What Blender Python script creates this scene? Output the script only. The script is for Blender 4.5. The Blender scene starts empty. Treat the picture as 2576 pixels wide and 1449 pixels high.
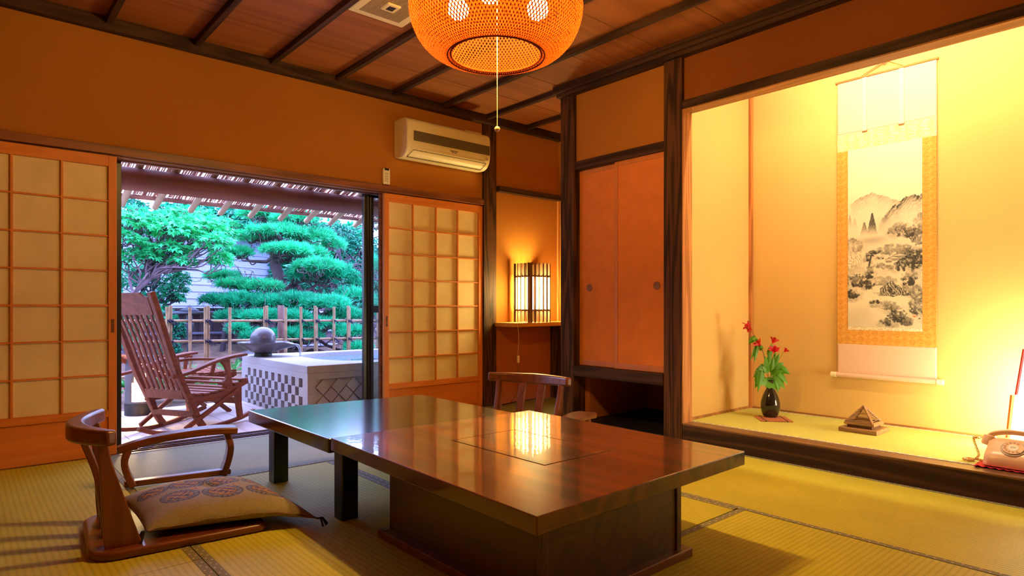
import bpy, bmesh, math, random
import numpy as np
from mathutils import Vector, Matrix
random.seed(7); rng = np.random.default_rng(7)
PI = math.pi; R = math.radians
scene = bpy.context.scene
COL = scene.collection

# ------------------------------------------------------------------ mesh helpers
class MB:
    def __init__(s): s.v = []; s.f = []
    def add(s, vs, fs):
        n = len(s.v); s.v += [tuple(p) for p in vs]; s.f += [tuple(i + n for i in f) for f in fs]; return s
    def box(s, x0, x1, y0, y1, z0, z1):
        return s.add([(x0,y0,z0),(x1,y0,z0),(x1,y1,z0),(x0,y1,z0),(x0,y0,z1),(x1,y0,z1),(x1,y1,z1),(x0,y1,z1)],
                     [(0,3,2,1),(4,5,6,7),(0,1,5,4),(1,2,6,5),(2,3,7,6),(3,0,4,7)])
    def sweep(s, pts, ws, hs, up=(0,0,1), caps=True):
        """rectangular section along a line; w = sideways, h = along up"""
        pts = [Vector(p) for p in pts]; n = len(pts); up = Vector(up)
        if not isinstance(ws, (list, tuple)): ws = [ws] * n
        if not isinstance(hs, (list, tuple)): hs = [hs] * n
        vs = []
        for i, p in enumerate(pts):
            t = (pts[min(i+1, n-1)] - pts[max(i-1, 0)]).normalized()
            sd = t.cross(up).normalized(); u = sd.cross(t).normalized()
            w, h = ws[i] / 2, hs[i] / 2
            vs += [p + sd*w + u*h, p - sd*w + u*h, p - sd*w - u*h, p + sd*w - u*h]
        fs = []
        for i in range(n-1):
            for k in range(4):
                a = i*4 + k; b = i*4 + (k+1) % 4; fs.append((a, b, b+4, a+4))
        if caps: fs += [(3,2,1,0), tuple(4*(n-1)+k for k in range(4))]
        return s.add(vs, fs)
    def tube(s, pts, rs, n=10, caps=True):
        pts = [Vector(p) for p in pts]; m = len(pts)
        if not isinstance(rs, (list, tuple)): rs = [rs] * m
        t0 = (pts[1] - pts[0]).normalized()
        a = Vector((0,0,1)) if abs(t0.z) < .9 else Vector((1,0,0))
        u = t0.cross(a).normalized(); vs = []
        for i, p in enumerate(pts):
            t = (pts[min(i+1, m-1)] - pts[max(i-1, 0)]).normalized()
            u = (u - t * u.dot(t)).normalized(); w = t.cross(u)
            for k in range(n):
                c = 2*PI*k/n; vs.append(p + (u*math.cos(c) + w*math.sin(c)) * rs[i])
        fs = []
        for i in range(m-1):
            for k in range(n):
                k2 = (k+1) % n; fs.append((i*n+k, i*n+k2, (i+1)*n+k2, (i+1)*n+k))
        if caps: fs += [tuple(reversed(range(n))), tuple((m-1)*n+k for k in range(n))]
        return s.add(vs, fs)
    def lathe(s, prof, c=(0,0,0), n=32, sx=1, sy=1):
        vs = []; m = len(prof)
        for r, z in prof:
            for k in range(n):
                a = 2*PI*k/n; vs.append((c[0] + r*math.cos(a)*sx, c[1] + r*math.sin(a)*sy, c[2] + z))
        fs = [(i*n+k, i*n+(k+1) % n, (i+1)*n+(k+1) % n, (i+1)*n+k) for i in range(m-1) for k in range(n)]
        return s.add(vs, fs)
    def prism(s, out, z0, z1, axis='z'):
        """outline extruded along an axis"""
        def q(p, d): return {'z': (p[0], p[1], d), 'y': (p[0], d, p[1]), 'x': (d, p[0], p[1])}[axis]
        n = len(out)
        return s.add([q(p, z0) for p in out] + [q(p, z1) for p in out],
                     [tuple(reversed(range(n))), tuple(range(n, 2*n))] + [(k, (k+1) % n, n+(k+1) % n, n+k) for k in range(n)])
    def ico(s, c, r, sub=2, sc=(1,1,1)):
        bm = bmesh.new(); bmesh.ops.create_icosphere(bm, subdivisions=sub, radius=1)
        vs = [(c[0]+v.co.x*r*sc[0], c[1]+v.co.y*r*sc[1], c[2]+v.co.z*r*sc[2]) for v in bm.verts]
        fs = [tuple(v.index for v in f.verts) for f in bm.faces]; bm.free(); return s.add(vs, fs)
    def build(s, name, mat, parent=None, smooth=False, bevel=0, seg=2, world=True, fix=False, solid=0):
        me = bpy.data.meshes.new(name)
        off = Vector((0,0,0))
        if parent is not None and world:
            p = parent
            while p is not None: off += Vector(p.location); p = p.parent
        me.from_pydata([tuple(Vector(v) - off) for v in s.v], [], s.f)
        if fix:
            bm = bmesh.new(); bm.from_mesh(me); bmesh.ops.recalc_face_normals(bm, faces=bm.faces); bm.to_mesh(me); bm.free()
        me.materials.append(mat)
        o = bpy.data.objects.new(name, me); COL.objects.link(o); o.parent = parent
        if bevel:
            m = o.modifiers.new('b', 'BEVEL'); m.width = bevel; m.segments = seg; m.limit_method = 'ANGLE'; m.angle_limit = R(40)
        if solid:
            m = o.modifiers.new('s', 'SOLIDIFY'); m.thickness = solid
        if smooth:
            for p in me.polygons: p.use_smooth = True
            try: me.set_sharp_from_angle(angle=R(40))
            except Exception: pass
        return o

def thing(name, label, cat, loc=(0,0,0), rz=0, group=None):
    o = bpy.data.objects.new(name, None); COL.objects.link(o); o.location = loc; o.rotation_euler = (0,0,rz)
    o.empty_display_size = .05
    o['label'] = label; o['category'] = cat
    if group: o['group'] = group
    return o
def tag(o, label, cat, group=None, kind=None):
    o['label'] = label; o['category'] = cat
    if group: o['group'] = group
    if kind: o['kind'] = kind
    return o
def struct(o, label=None, cat=None):
    o['kind'] = 'structure'
    if label: o['label'] = label
    if cat: o['category'] = cat
    return o
def copy_tree(o, parent=None):
    c = o.copy(); COL.objects.link(c); c.parent = parent
    for ch in [x for x in COL.objects if x.parent == o]: copy_tree(ch, c)
    return c
def smoothpts(P, n=6):
    """catmull-rom through points of any dimension"""
    P = [np.array(p, float) for p in P]; out = []
    Q = [2*P[0]-P[1]] + P + [2*P[-1]-P[-2]]
    for i in range(1, len(Q)-2):
        a, b, c, d = Q[i-1], Q[i], Q[i+1], Q[i+2]
        for k in range(n):
            t = k/n; out.append(.5*((2*b)+(-a+c)*t+(2*a-5*b+4*c-d)*t*t+(-a+3*b-3*c+d)*t**3))
    out.append(P[-1]); return [tuple(p) for p in out]

# ------------------------------------------------------------------ materials
def newmat(name):
    m = bpy.data.materials.new(name); m.use_nodes = True
    nt = m.node_tree; return m, nt, nt.nodes['Principled BSDF']
def L(nt, a, b): nt.links.new(a, b)
def N(nt, t, **kw):
    n = nt.nodes.new(t)
    for k, v in kw.items(): setattr(n, k, v)
    return n
def ramp(nt, stops):
    r = N(nt, 'ShaderNodeValToRGB'); e = r.color_ramp.elements
    while len(e) < len(stops): e.new(.5)
    for k, (p, c) in enumerate(stops): e[k].position = p; e[k].color = (*c, 1) if len(c) == 3 else c
    return r
def plain(name, col, rough=.6, metal=0, spec=.5, nscale=0, namt=.1, bump=0, bscale=200, coat=0, trans=0, emit=None, es=0, sss=0):
    m, nt, b = newmat(name)
    b.inputs['Base Color'].default_value = (*col, 1); b.inputs['Roughness'].default_value = rough
    b.inputs['Metallic'].default_value = metal; b.inputs['Specular IOR Level'].default_value = spec
    b.inputs['Coat Weight'].default_value = coat; b.inputs['Transmission Weight'].default_value = trans
    if emit: b.inputs['Emission Color'].default_value = (*emit, 1); b.inputs['Emission Strength'].default_value = es
    tc = N(nt, 'ShaderNodeTexCoord')
    if nscale:
        n = N(nt, 'ShaderNodeTexNoise'); n.inputs['Scale'].default_value = nscale; n.inputs['Detail'].default_value = 5
        L(nt, tc.outputs['Object'], n.inputs['Vector'])
        r = ramp(nt, [(.3, tuple(c*(1-namt) for c in col)), (.7, tuple(min(1, c*(1+namt)) for c in col))])
        L(nt, n.outputs['Fac'], r.inputs['Fac']); L(nt, r.outputs['Color'], b.inputs['Base Color'])
    if bump:
        n = N(nt, 'ShaderNodeTexNoise'); n.inputs['Scale'].default_value = bscale; n.inputs['Detail'].default_value = 3
        L(nt, tc.outputs['Object'], n.inputs['Vector'])
        bp = N(nt, 'ShaderNodeBump'); bp.inputs['Strength'].default_value = bump; bp.inputs['Distance'].default_value = .002
        L(nt, n.outputs['Fac'], bp.inputs['Height']); L(nt, bp.outputs['Normal'], b.inputs['Normal'])
    return m
def wood(name, c1, c2, axis='x', rough=.45, scale=1., coat=0, rings=.5, spec=.5, bump=.15, crough=.05, wav=0):
    m, nt, b = newmat(name)
    tc = N(nt, 'ShaderNodeTexCoord'); mp = N(nt, 'ShaderNodeMapping')
    st = {'x': (.06,1,1), 'y': (1,.06,1), 'z': (1,1,.06)}[axis]
    mp.inputs['Scale'].default_value = tuple(k*scale for k in st)
    L(nt, tc.outputs['Object'], mp.inputs['Vector'])
    n1 = N(nt, 'ShaderNodeTexNoise'); n1.inputs['Scale'].default_value = 60; n1.inputs['Detail'].default_value = 6; n1.inputs['Roughness'].default_value = .65
    L(nt, mp.outputs['Vector'], n1.inputs['Vector'])
    n2 = N(nt, 'ShaderNodeTexNoise'); n2.inputs['Scale'].default_value = 5; n2.inputs['Detail'].default_value = 2
    L(nt, mp.outputs['Vector'], n2.inputs['Vector'])
    ma = N(nt, 'ShaderNodeMath', operation='MULTIPLY'); ma.inputs[1].default_value = 60
    L(nt, n2.outputs['Fac'], ma.inputs[0])
    sn = N(nt, 'ShaderNodeMath', operation='SINE'); L(nt, ma.outputs[0], sn.inputs[0])
    si = N(nt, 'ShaderNodeMath', operation='MULTIPLY_ADD'); si.inputs[1].default_value = .5; si.inputs[2].default_value = .5; L(nt, sn.outputs[0], si.inputs[0])
    mx = N(nt, 'ShaderNodeMix'); mx.data_type = 'FLOAT'; mx.inputs[0].default_value = rings
    L(nt, n1.outputs['Fac'], mx.inputs[2]); L(nt, si.outputs[0], mx.inputs[3])
    r = ramp(nt, [(.25, c1), (.75, c2)]); L(nt, mx.outputs[0], r.inputs['Fac'])
    L(nt, r.outputs['Color'], b.inputs['Base Color'])
    b.inputs['Roughness'].default_value = rough; b.inputs['Specular IOR Level'].default_value = spec
    b.inputs['Coat Weight'].default_value = coat; b.inputs['Coat Roughness'].default_value = crough
    bp = N(nt, 'ShaderNodeBump'); bp.inputs['Strength'].default_value = bump; bp.inputs['Distance'].default_value = .001
    L(nt, n1.outputs['Fac'], bp.inputs['Height']); L(nt, bp.outputs['Normal'], b.inputs['Normal'])
    if wav:
        n3 = N(nt, 'ShaderNodeTexNoise'); n3.inputs['Scale'].default_value = 35; n3.inputs['Detail'].default_value = 2
        L(nt, tc.outputs['Object'], n3.inputs['Vector'])
        b3 = N(nt, 'ShaderNodeBump'); b3.inputs['Strength'].default_value = wav; b3.inputs['Distance'].default_value = .0006
        L(nt, n3.outputs['Fac'], b3.inputs['Height']); L(nt, b3.outputs['Normal'], b.inputs['Coat Normal']); L(nt, b3.outputs['Normal'], b.inputs['Normal'])
    return m
def emis(name, col, s):
    m = bpy.data.materials.new(name); m.use_nodes = True; nt = m.node_tree; nt.nodes.clear()
    e = N(nt, 'ShaderNodeEmission'); e.inputs['Color'].default_value = (*col, 1); e.inputs['Strength'].default_value = s
    o = N(nt, 'ShaderNodeOutputMaterial'); L(nt, e.outputs[0], o.inputs[0]); return m
def leafmat(name, col, tr=.35, var=.25, rough=.5):
    m, nt, b = newmat(name)
    oi = N(nt, 'ShaderNodeTexCoord'); n = N(nt, 'ShaderNodeTexNoise'); n.inputs['Scale'].default_value = 2.2; n.inputs['Detail'].default_value = 4
    L(nt, oi.outputs['Object'], n.inputs['Vector'])
    r = ramp(nt, [(.3, tuple(c*(1-var) for c in col)), (.7, tuple(min(1, c*(1+var)) for c in col))])
    L(nt, n.outputs['Fac'], r.inputs['Fac']); L(nt, r.outputs['Color'], b.inputs['Base Color']); b.inputs['Roughness'].default_value = rough
    t = N(nt, 'ShaderNodeBsdfTranslucent'); L(nt, r.outputs['Color'], t.inputs['Color'])
    mx = N(nt, 'ShaderNodeMixShader'); mx.inputs[0].default_value = tr
    L(nt, b.outputs[0], mx.inputs[1]); L(nt, t.outputs[0], mx.inputs[2]); L(nt, mx.outputs[0], nt.nodes['Material Output'].inputs[0])
    return m
def vcol(name, rough=.8, weave=None, spec=.3):
    m, nt, b = newmat(name)
    a = N(nt, 'ShaderNodeVertexColor'); a.layer_name = 'Col'
    L(nt, a.outputs['Color'], b.inputs['Base Color']); b.inputs['Roughness'].default_value = rough; b.inputs['Specular IOR Level'].default_value = spec
    return m, nt, b, a

M = {}
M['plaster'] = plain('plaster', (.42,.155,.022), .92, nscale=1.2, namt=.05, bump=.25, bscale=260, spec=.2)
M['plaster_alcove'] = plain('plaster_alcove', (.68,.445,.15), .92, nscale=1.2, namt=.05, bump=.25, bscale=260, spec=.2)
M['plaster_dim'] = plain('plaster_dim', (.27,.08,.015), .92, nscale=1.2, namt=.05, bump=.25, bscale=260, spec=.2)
M['wainscot'] = plain('wainscot', (.42,.13,.035), .85, nscale=3, namt=.08, bump=.1, spec=.2)
M['darkwood_x'] = wood('darkwood_x', (.030,.014,.008), (.075,.034,.018), 'x', .6, spec=.2)
M['darkwood_y'] = wood('darkwood_y', (.030,.014,.008), (.075,.034,.018), 'y', .6, spec=.2)
M['darkwood_z'] = wood('darkwood_z', (.034,.014,.006), (.11,.042,.015), 'z', .6, spec=.2, rings=.6, scale=1.6)
M['kamoi'] = wood('kamoi', (.15,.045,.02), (.26,.08,.03), 'x', .45)
M['edgewood_y'] = wood('edgewood_y', (.30,.12,.03), (.48,.2,.05), 'y', .5, rings=.5)
M['edgewood_z'] = wood('edgewood_z', (.34,.12,.03), (.55,.22,.06), 'z', .5, rings=.6, scale=1.6)
M['ceilboard'] = wood('ceilboard', (.26,.075,.012), (.36,.108,.02), 'x', .6, rings=.35, scale=.5, bump=.05)
M['shojiwood_x'] = wood('shojiwood_x', (.62,.18,.03), (.72,.23,.045), 'x', .5, rings=.25)
M['shojiwood_z'] = wood('shojiwood_z', (.62,.18,.03), (.72,.23,.045), 'z', .5, rings=.25)
M['fusuma'] = plain('fusuma', (.74,.22,.05), .85, nscale=9, namt=.07, bump=.15, bscale=120, spec=.2)
M['fusumawood'] = wood('fusumawood', (.58,.17,.03), (.66,.22,.04), 'z', .5, rings=.25)
M['redwood'] = wood('redwood', (.12,.028,.010), (.20,.052,.018), 'x', .33, rings=.35, spec=.6, coat=.25, crough=.3)
M['redwood_z'] = wood('redwood_z', (.12,.028,.010), (.20,.052,.018), 'z', .33, rings=.35, spec=.6, coat=.25, crough=.3)
M['tablewood'] = wood('tablewood', (.045,.008,.002), (.135,.027,.005), 'y', .3, rings=.45, scale=.6, coat=1., crough=.035, bump=.05, wav=.35)
M['tablewood_d'] = wood('tablewood_d', (.035,.011,.003), (.075,.022,.006), 'y', .4, rings=.4, scale=.8, coat=.3, crough=.25)
M['lacquer'] = wood('lacquer', (.012,.008,.006), (.022,.014,.010), 'y', .16, rings=.3, spec=.6, coat=.6, crough=.12, bump=.03)
M['black'] = plain('black', (.006,.005,.005), .5)
M['blackgloss'] = plain('blackgloss', (.008,.007,.008), .25, nscale=14, namt=.5, spec=.6)
M['alu'] = plain('alu', (.012,.010,.009), .3, spec=.6)
M['ac'] = plain('ac', (.78,.66,.40), .45)
M['ac_line'] = plain('ac_line', (.07,.05,.03), .5)
M['white'] = plain('white', (.78,.72,.58), .45)
M['phone'] = plain('phone', (.80,.52,.32), .28, spec=.6)
M['phone_dark'] = plain('phone_dark', (.35,.16,.08), .4)
M['phone_ring'] = plain('phone_ring', (.42,.36,.26), .35)
M['redcloth'] = plain('redcloth', (.55,.02,.03), .8, nscale=60, namt=.3)
M['border'] = plain('border', (.22,.20,.11), .85, nscale=400, namt=.2)
M['bordermark'] = plain('bordermark', (.62,.5,.32), .8)
M['concrete'] = plain('concrete', (.5,.5,.5), .8)
M['cane'] = plain('cane', (.36,.23,.12), .45, nscale=14, namt=.25)
M['cane_reed'] = plain('cane_reed', (.44,.2,.12), .7, nscale=12, namt=.4)
M['rope'] = plain('rope', (.015,.012,.035), .9)
M['log'] = wood('log', (.20,.06,.032), (.30,.095,.05), 'x', .6, rings=.3, scale=.7)
M['rafter'] = plain('rafter', (.50,.34,.20), .6, nscale=5, namt=.15)
M['eavewood'] = wood('eavewood', (.25,.1,.07), (.4,.18,.12), 'x', .6)
M['deck'] = wood('deck', (.62,.52,.50), (.72,.62,.60), 'y', .55, rings=.25)
M['teak'] = wood('teak', (.19,.050,.022), (.28,.080,.035), 'x', .6, spec=.25, rings=.3)
M['postbrown'] = wood('postbrown', (.10,.05,.04), (.2,.1,.08), 'z', .7)
M['boards'] = wood('boards', (.09,.06,.09), (.2,.12,.15), 'z', .8, rings=.4)
M['soil'] = plain('soil', (.15,.085,.06), .95, nscale=6, namt=.5, bump=.6, bscale=30)
M['moss'] = plain('moss', (.05,.22,.06), .95, nscale=6, namt=.5)
M['bark'] = plain('bark', (.13,.085,.105), .9, nscale=8, namt=.4, bump=.8, bscale=40)
M['bark_d'] = plain('bark_d', (.045,.03,.045), .9, nscale=8, namt=.5)
M['siding'] = plain('siding', (.33,.36,.56), .7, nscale=2, namt=.05)
M['rooftile'] = plain('rooftile', (.035,.04,.06), .6, nscale=3, namt=.2)
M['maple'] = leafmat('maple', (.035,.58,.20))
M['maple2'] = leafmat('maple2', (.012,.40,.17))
M['pine'] = leafmat('pine', (.03,.60,.26), .25, .3)
M['pine2'] = leafmat('pine2', (.012,.46,.22), .2, .3)
M['shrub'] = leafmat('shrub', (.006,.24,.13), .2, .5)
M['hedge'] = leafmat('hedge', (.01,.30,.16), .25, .55)
M['fern'] = leafmat('fern', (.09,.42,.1), .3, .3)
M['vleaf'] = leafmat('vleaf', (.10,.30,.015), .3, .3)
M['stem'] = plain('stem', (.22,.08,.03), .6)
M['stemgreen'] = plain('stemgreen', (.12,.25,.03), .6)
M['petal'] = leafmat('petal', (.62,.012,.03), .3, .25)
M['vase'] = plain('vase', (.012,.010,.009), .12, nscale=20, namt=.4, coat=.6)
M['slatmat'] = wood('slatmat', (.35,.10,.05), (.5,.17,.08), 'y', .5, scale=3)
M['burner'] = wood('burner', (.26,.13,.05), (.36,.19,.08), 'y', .5, scale=2)
M['slatdark'] = wood('slatdark', (.09,.035,.015), (.15,.06,.025), 'z', .45)
M['shelfwood'] = wood('shelfwood', (.55,.26,.07), (.66,.33,.1), 'x', .4)
M['ballwood'] = plain('ballwood', (.62,.36,.14), .5)
M['pull'] = plain('pull', (.30,.11,.03), .45)
M['cord'] = plain('cord', (.7,.52,.3), .7)
M['reedlamp'] = plain('reedlamp', (.10,.09,.10), .6, nscale=5, namt=.3)

# stone: speckled
def stone(name, base, dark):
    m, nt, b = newmat(name); tc = N(nt, 'ShaderNodeTexCoord')
    v = N(nt, 'ShaderNodeTexNoise'); v.inputs['Scale'].default_value = 240; v.inputs['Detail'].default_value = 3
    L(nt, tc.outputs['Object'], v.inputs['Vector'])
    r = ramp(nt, [(.36, dark), (.46, base), (.62, tuple(min(1, c*1.12) for c in base))])
    L(nt, v.outputs['Fac'], r.inputs['Fac']); L(nt, r.outputs['Color'], b.inputs['Base Color']); b.inputs['Roughness'].default_value = .7
    return m
M['granite'] = stone('granite', (.43,.40,.39), (.27,.24,.24))
M['granite_d'] = stone('granite_d', (.13,.115,.13), (.06,.05,.065))
M['granite_d'].node_tree.nodes['Principled BSDF'].inputs['Roughness'].default_value = .25

# water
m, nt, b = newmat('water'); b.inputs['Base Color'].default_value = (.07,.20,.24,1); b.inputs['Roughness'].default_value = .04
b.inputs['Specular IOR Level'].default_value = .9
n = N(nt, 'ShaderNodeTexNoise'); n.inputs['Scale'].default_value = 9; tc = N(nt, 'ShaderNodeTexCoord'); L(nt, tc.outputs['Object'], n.inputs['Vector'])
bp = N(nt, 'ShaderNodeBump'); bp.inputs['Strength'].default_value = .15; bp.inputs['Distance'].default_value = .01
L(nt, n.outputs['Fac'], bp.inputs['Height']); L(nt, bp.outputs['Normal'], b.inputs['Normal']); M['water'] = m
m, nt, b = newmat('waterfall'); b.inputs['Base Color'].default_value = (.8,.86,1,1); b.inputs['Roughness'].default_value = .1; b.inputs['Transmission Weight'].default_value = .7; b.inputs['IOR'].default_value = 1.2; M['fall'] = m
# glass pane
m = bpy.data.materials.new('glass'); m.use_nodes = True; nt = m.node_tree; nt.nodes.clear()
o = N(nt, 'ShaderNodeOutputMaterial'); g = N(nt, 'ShaderNodeBsdfGlossy'); g.inputs['Roughness'].default_value = .02
t = N(nt, 'ShaderNodeBsdfTransparent'); t.inputs['Color'].default_value = (.88,.92,.95,1); mx = N(nt, 'ShaderNodeMixShader'); mx.inputs[0].default_value = .1
L(nt, t.outputs[0], mx.inputs[1]); L(nt, g.outputs[0], mx.inputs[2]); L(nt, mx.outputs[0], o.inputs[0]); M['glass'] = m
# shoji paper
m, nt, b = newmat('shoji_paper'); b.inputs['Base Color'].default_value = (.80,.62,.33,1); b.inputs['Roughness'].default_value = .9; b.inputs['Specular IOR Level'].default_value = .1
tc = N(nt, 'ShaderNodeTexCoord'); n = N(nt, 'ShaderNodeTexNoise'); n.inputs['Scale'].default_value = 7; n.inputs['Detail'].default_value = 3; L(nt, tc.outputs['Object'], n.inputs['Vector'])
r = ramp(nt, [(.3, (.78,.62,.36)), (.7, (.86,.70,.42))]); L(nt, n.outputs['Fac'], r.inputs['Fac']); L(nt, r.outputs['Color'], b.inputs['Base Color'])
t = N(nt, 'ShaderNodeBsdfTranslucent'); t.inputs['Color'].default_value = (.8,.7,.5,1); mx = N(nt, 'ShaderNodeMixShader'); mx.inputs[0].default_value = .05
L(nt, b.outputs[0], mx.inputs[1]); L(nt, t.outputs[0], mx.inputs[2]); L(nt, mx.outputs[0], nt.nodes['Material Output'].inputs[0]); M['paper'] = m
# bamboo shade
m, nt, b = newmat('shade_cane'); b.inputs['Base Color'].default_value = (.13,.020,.0015,1); b.inputs['Roughness'].default_value = .6; b.inputs['Specular IOR Level'].default_value = .06
t = N(nt, 'ShaderNodeBsdfTranslucent'); t.inputs['Color'].default_value = (.15,.020,.0015,1); mx = N(nt, 'ShaderNodeMixShader'); mx.inputs[0].default_value = .3
L(nt, b.outputs[0], mx.inputs[1]); L(nt, t.outputs[0], mx.inputs[2]); L(nt, mx.outputs[0], nt.nodes['Material Output'].inputs[0]); M['shade'] = m

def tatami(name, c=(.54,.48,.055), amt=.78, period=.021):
    m, nt, b = newmat(name); tc = N(nt, 'ShaderNodeTexCoord'); sp = N(nt, 'ShaderNodeSeparateXYZ'); L(nt, tc.outputs['Object'], sp.inputs[0])
    a = N(nt, 'ShaderNodeMath', operation='MULTIPLY'); a.inputs[1].default_value = 1/period; L(nt, sp.outputs['Y'], a.inputs[0])
    f = N(nt, 'ShaderNodeMath', operation='FRACT'); L(nt, a.outputs[0], f.inputs[0])
    r1 = ramp(nt, [(0, (amt,)*3), (.16, (.95,)*3), (.5, (1.05,)*3), (.84, (.95,)*3), (1, (amt,)*3)]); L(nt, f.outputs[0], r1.inputs['Fac'])
    mp = N(nt, 'ShaderNodeMapping'); mp.inputs['Scale'].default_value = (400, 14, 1); L(nt, tc.outputs['Object'], mp.inputs['Vector'])
    n = N(nt, 'ShaderNodeTexNoise'); n.inputs['Scale'].default_value = 1; n.inputs['Detail'].default_value = 2; L(nt, mp.outputs['Vector'], n.inputs['Vector'])
    n2 = N(nt, 'ShaderNodeTexNoise'); n2.inputs['Scale'].default_value = 2.5; n2.inputs['Detail'].default_value = 4; L(nt, tc.outputs['Object'], n2.inputs['Vector'])
    ad = N(nt, 'ShaderNodeMath', operation='ADD'); L(nt, n.outputs['Fac'], ad.inputs[0]); L(nt, n2.outputs['Fac'], ad.inputs[1])
    r2 = ramp(nt, [(.35, tuple(k*.86 for k in c)), (.65, tuple(k*1.1 for k in c))])
    hf = N(nt, 'ShaderNodeMath', operation='MULTIPLY'); hf.inputs[1].default_value = .5; L(nt, ad.outputs[0], hf.inputs[0]); L(nt, hf.outputs[0], r2.inputs['Fac'])
    mx = N(nt, 'ShaderNodeMix'); mx.data_type = 'RGBA'; mx.blend_type = 'MULTIPLY'; mx.inputs[0].default_value = 1
    L(nt, r2.outputs['Color'], mx.inputs[6]); L(nt, r1.outputs['Color'], mx.inputs[7]); L(nt, mx.outputs[2], b.inputs['Base Color'])
    b.inputs['Roughness'].default_value = .6; b.inputs['Specular IOR Level'].default_value = .12
    bp = N(nt, 'ShaderNodeBump'); bp.inputs['Strength'].default_value = .5; bp.inputs['Distance'].default_value = .0015
    L(nt, r1.outputs['Color'], bp.inputs['Height']); L(nt, bp.outputs['Normal'], b.inputs['Normal'])
    return m
M['tatami'] = tatami('tatami')
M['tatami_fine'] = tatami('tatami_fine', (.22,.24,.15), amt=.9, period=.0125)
M['tatami_toko'] = tatami('tatami_toko', (.50,.49,.12), amt=.96, period=.012)

# ------------------------------------------------------------------ the room
W = 4.354; XR = 3.475; XB = 4.415; ZC = 2.56
mb = MB(); mb.box(-1.35, XB+.05, -1.65, 4.33, -.12, -.035); struct(mb.build('floor', plain('floor_base', (.5,.44,.07), .7)))
mb = MB(); mb.box(-1.3, XR+.06, W+.012, 4.50, 1.80, 2.7); mb.box(XR+.142, XB+.1, W, 4.50, .695, 2.7)
struct(mb.build('wall_window', M['plaster']), 'ochre plaster wall above the garden doors', 'wall')
mb = MB(); mb.box(XR+.142, XB+.1, W-.002, 4.50, -.1, .695); struct(mb.build('trim_1', M['wainscot']), 'rust red lower wall facing under the lamp shelf', 'wall')
mb = MB(); mb.box(XB, XB+.1, 3.30, 4.5, -.1, 2.7); struct(mb.build('wall_nook', M['plaster']))
mb = MB(); mb.box(XR+.12, XB, 3.36, 3.40, -.1, 2.6); struct(mb.build('wall_nook_side', M['plaster']))
mb = MB(); mb.box(-1.40, -1.3, -1.7, 4.5, -.1, 2.7); struct(mb.build('wall_left', M['plaster']))
mb = MB(); mb.box(-1.35, XB+.1, -1.75, -1.65, -.1, 2.7); struct(mb.build('wall_back', M['plaster']))
# right wall: strip over the closet, strip over the alcove opening
mb = MB(); mb.box(XR+.03, XR+.08, 2.44, 3.28, 1.96, 2.6); struct(mb.build('wall_closet', M['plaster']))
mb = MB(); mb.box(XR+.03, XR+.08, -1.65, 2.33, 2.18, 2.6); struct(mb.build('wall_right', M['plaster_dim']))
# alcove shell
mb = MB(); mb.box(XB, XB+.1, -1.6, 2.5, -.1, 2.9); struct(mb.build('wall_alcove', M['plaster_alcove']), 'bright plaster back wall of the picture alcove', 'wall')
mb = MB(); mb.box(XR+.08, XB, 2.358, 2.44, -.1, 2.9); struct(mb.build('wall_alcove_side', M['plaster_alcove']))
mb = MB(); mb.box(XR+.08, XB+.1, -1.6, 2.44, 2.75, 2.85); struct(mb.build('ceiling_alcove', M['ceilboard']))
# ceiling boards with open seams
mb = MB(); y = W + .036; ys = [4.40, 3.855, 3.39, 2.925, 2.46, 1.99, 1.53, 1.06, .6, .13, -.33, -.8, -1.26, -1.7]
for a, b_ in zip(ys[1:], ys[:-1]): mb.box(-1.35, XB+.05, a+.003, b_-.003, ZC, ZC+.012)
mb.box(-1.35, XB+.05, -1.7, 4.4, ZC+.02, ZC+.04)
struct(mb.build('ceiling', M['ceilboard']), 'board ceiling with dark battens', 'ceiling')
for i in range(9, -4, -1):
    x = .180 + .476*i - .003*i
    if x > XB: continue
    mb = MB(); mb.box(x-.017, x+.017, -1.65, W-.02, ZC-.040, ZC)
    struct(mb.build('trim_%d' % (10+i), M['darkwood_y'], bevel=.002))
mb = MB(); mb.box(-1.3, XB, W-.05, W+.02, 2.488, ZC); struct(mb.build('trim_2', M['darkwood_x'], bevel=.003))
mb = MB(); mb.box(XR-.05, XR+.09, -1.65, 3.44, 2.500, ZC); mb.box(XR-.03, XR+.07, -1.65, 3.42, 2.472, 2.502); struct(mb.build('trim_3', M['darkwood_y'], bevel=.003), 'dark beam where ceiling meets the alcove wall', 'beam')
# posts
mb = MB(); mb.box(XR-.004, XR+.142, W-.012, 4.5, -.04, ZC); struct(mb.build('pillar_1', M['darkwood_z'], bevel=.004))
mb = MB(); mb.box(XR, XR+.13, 3.265, 3.403, -.04, ZC-.05); struct(mb.build('pillar_2', M['darkwood_z'], bevel=.004))
mb = MB(); mb.box(XR, XR+.108, 2.3205, 2.457, -.04, ZC-.05); struct(mb.build('pillar_3', M['darkwood_z']))
mb = MB(); mb.box(XR+.003, XR+.108, 2.315, 2.3205, .126, 2.136); struct(mb.build('trim_4', M['edgewood_z']))  # lighter skin on the pillar's alcove side, alcove light put into the colour
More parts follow.
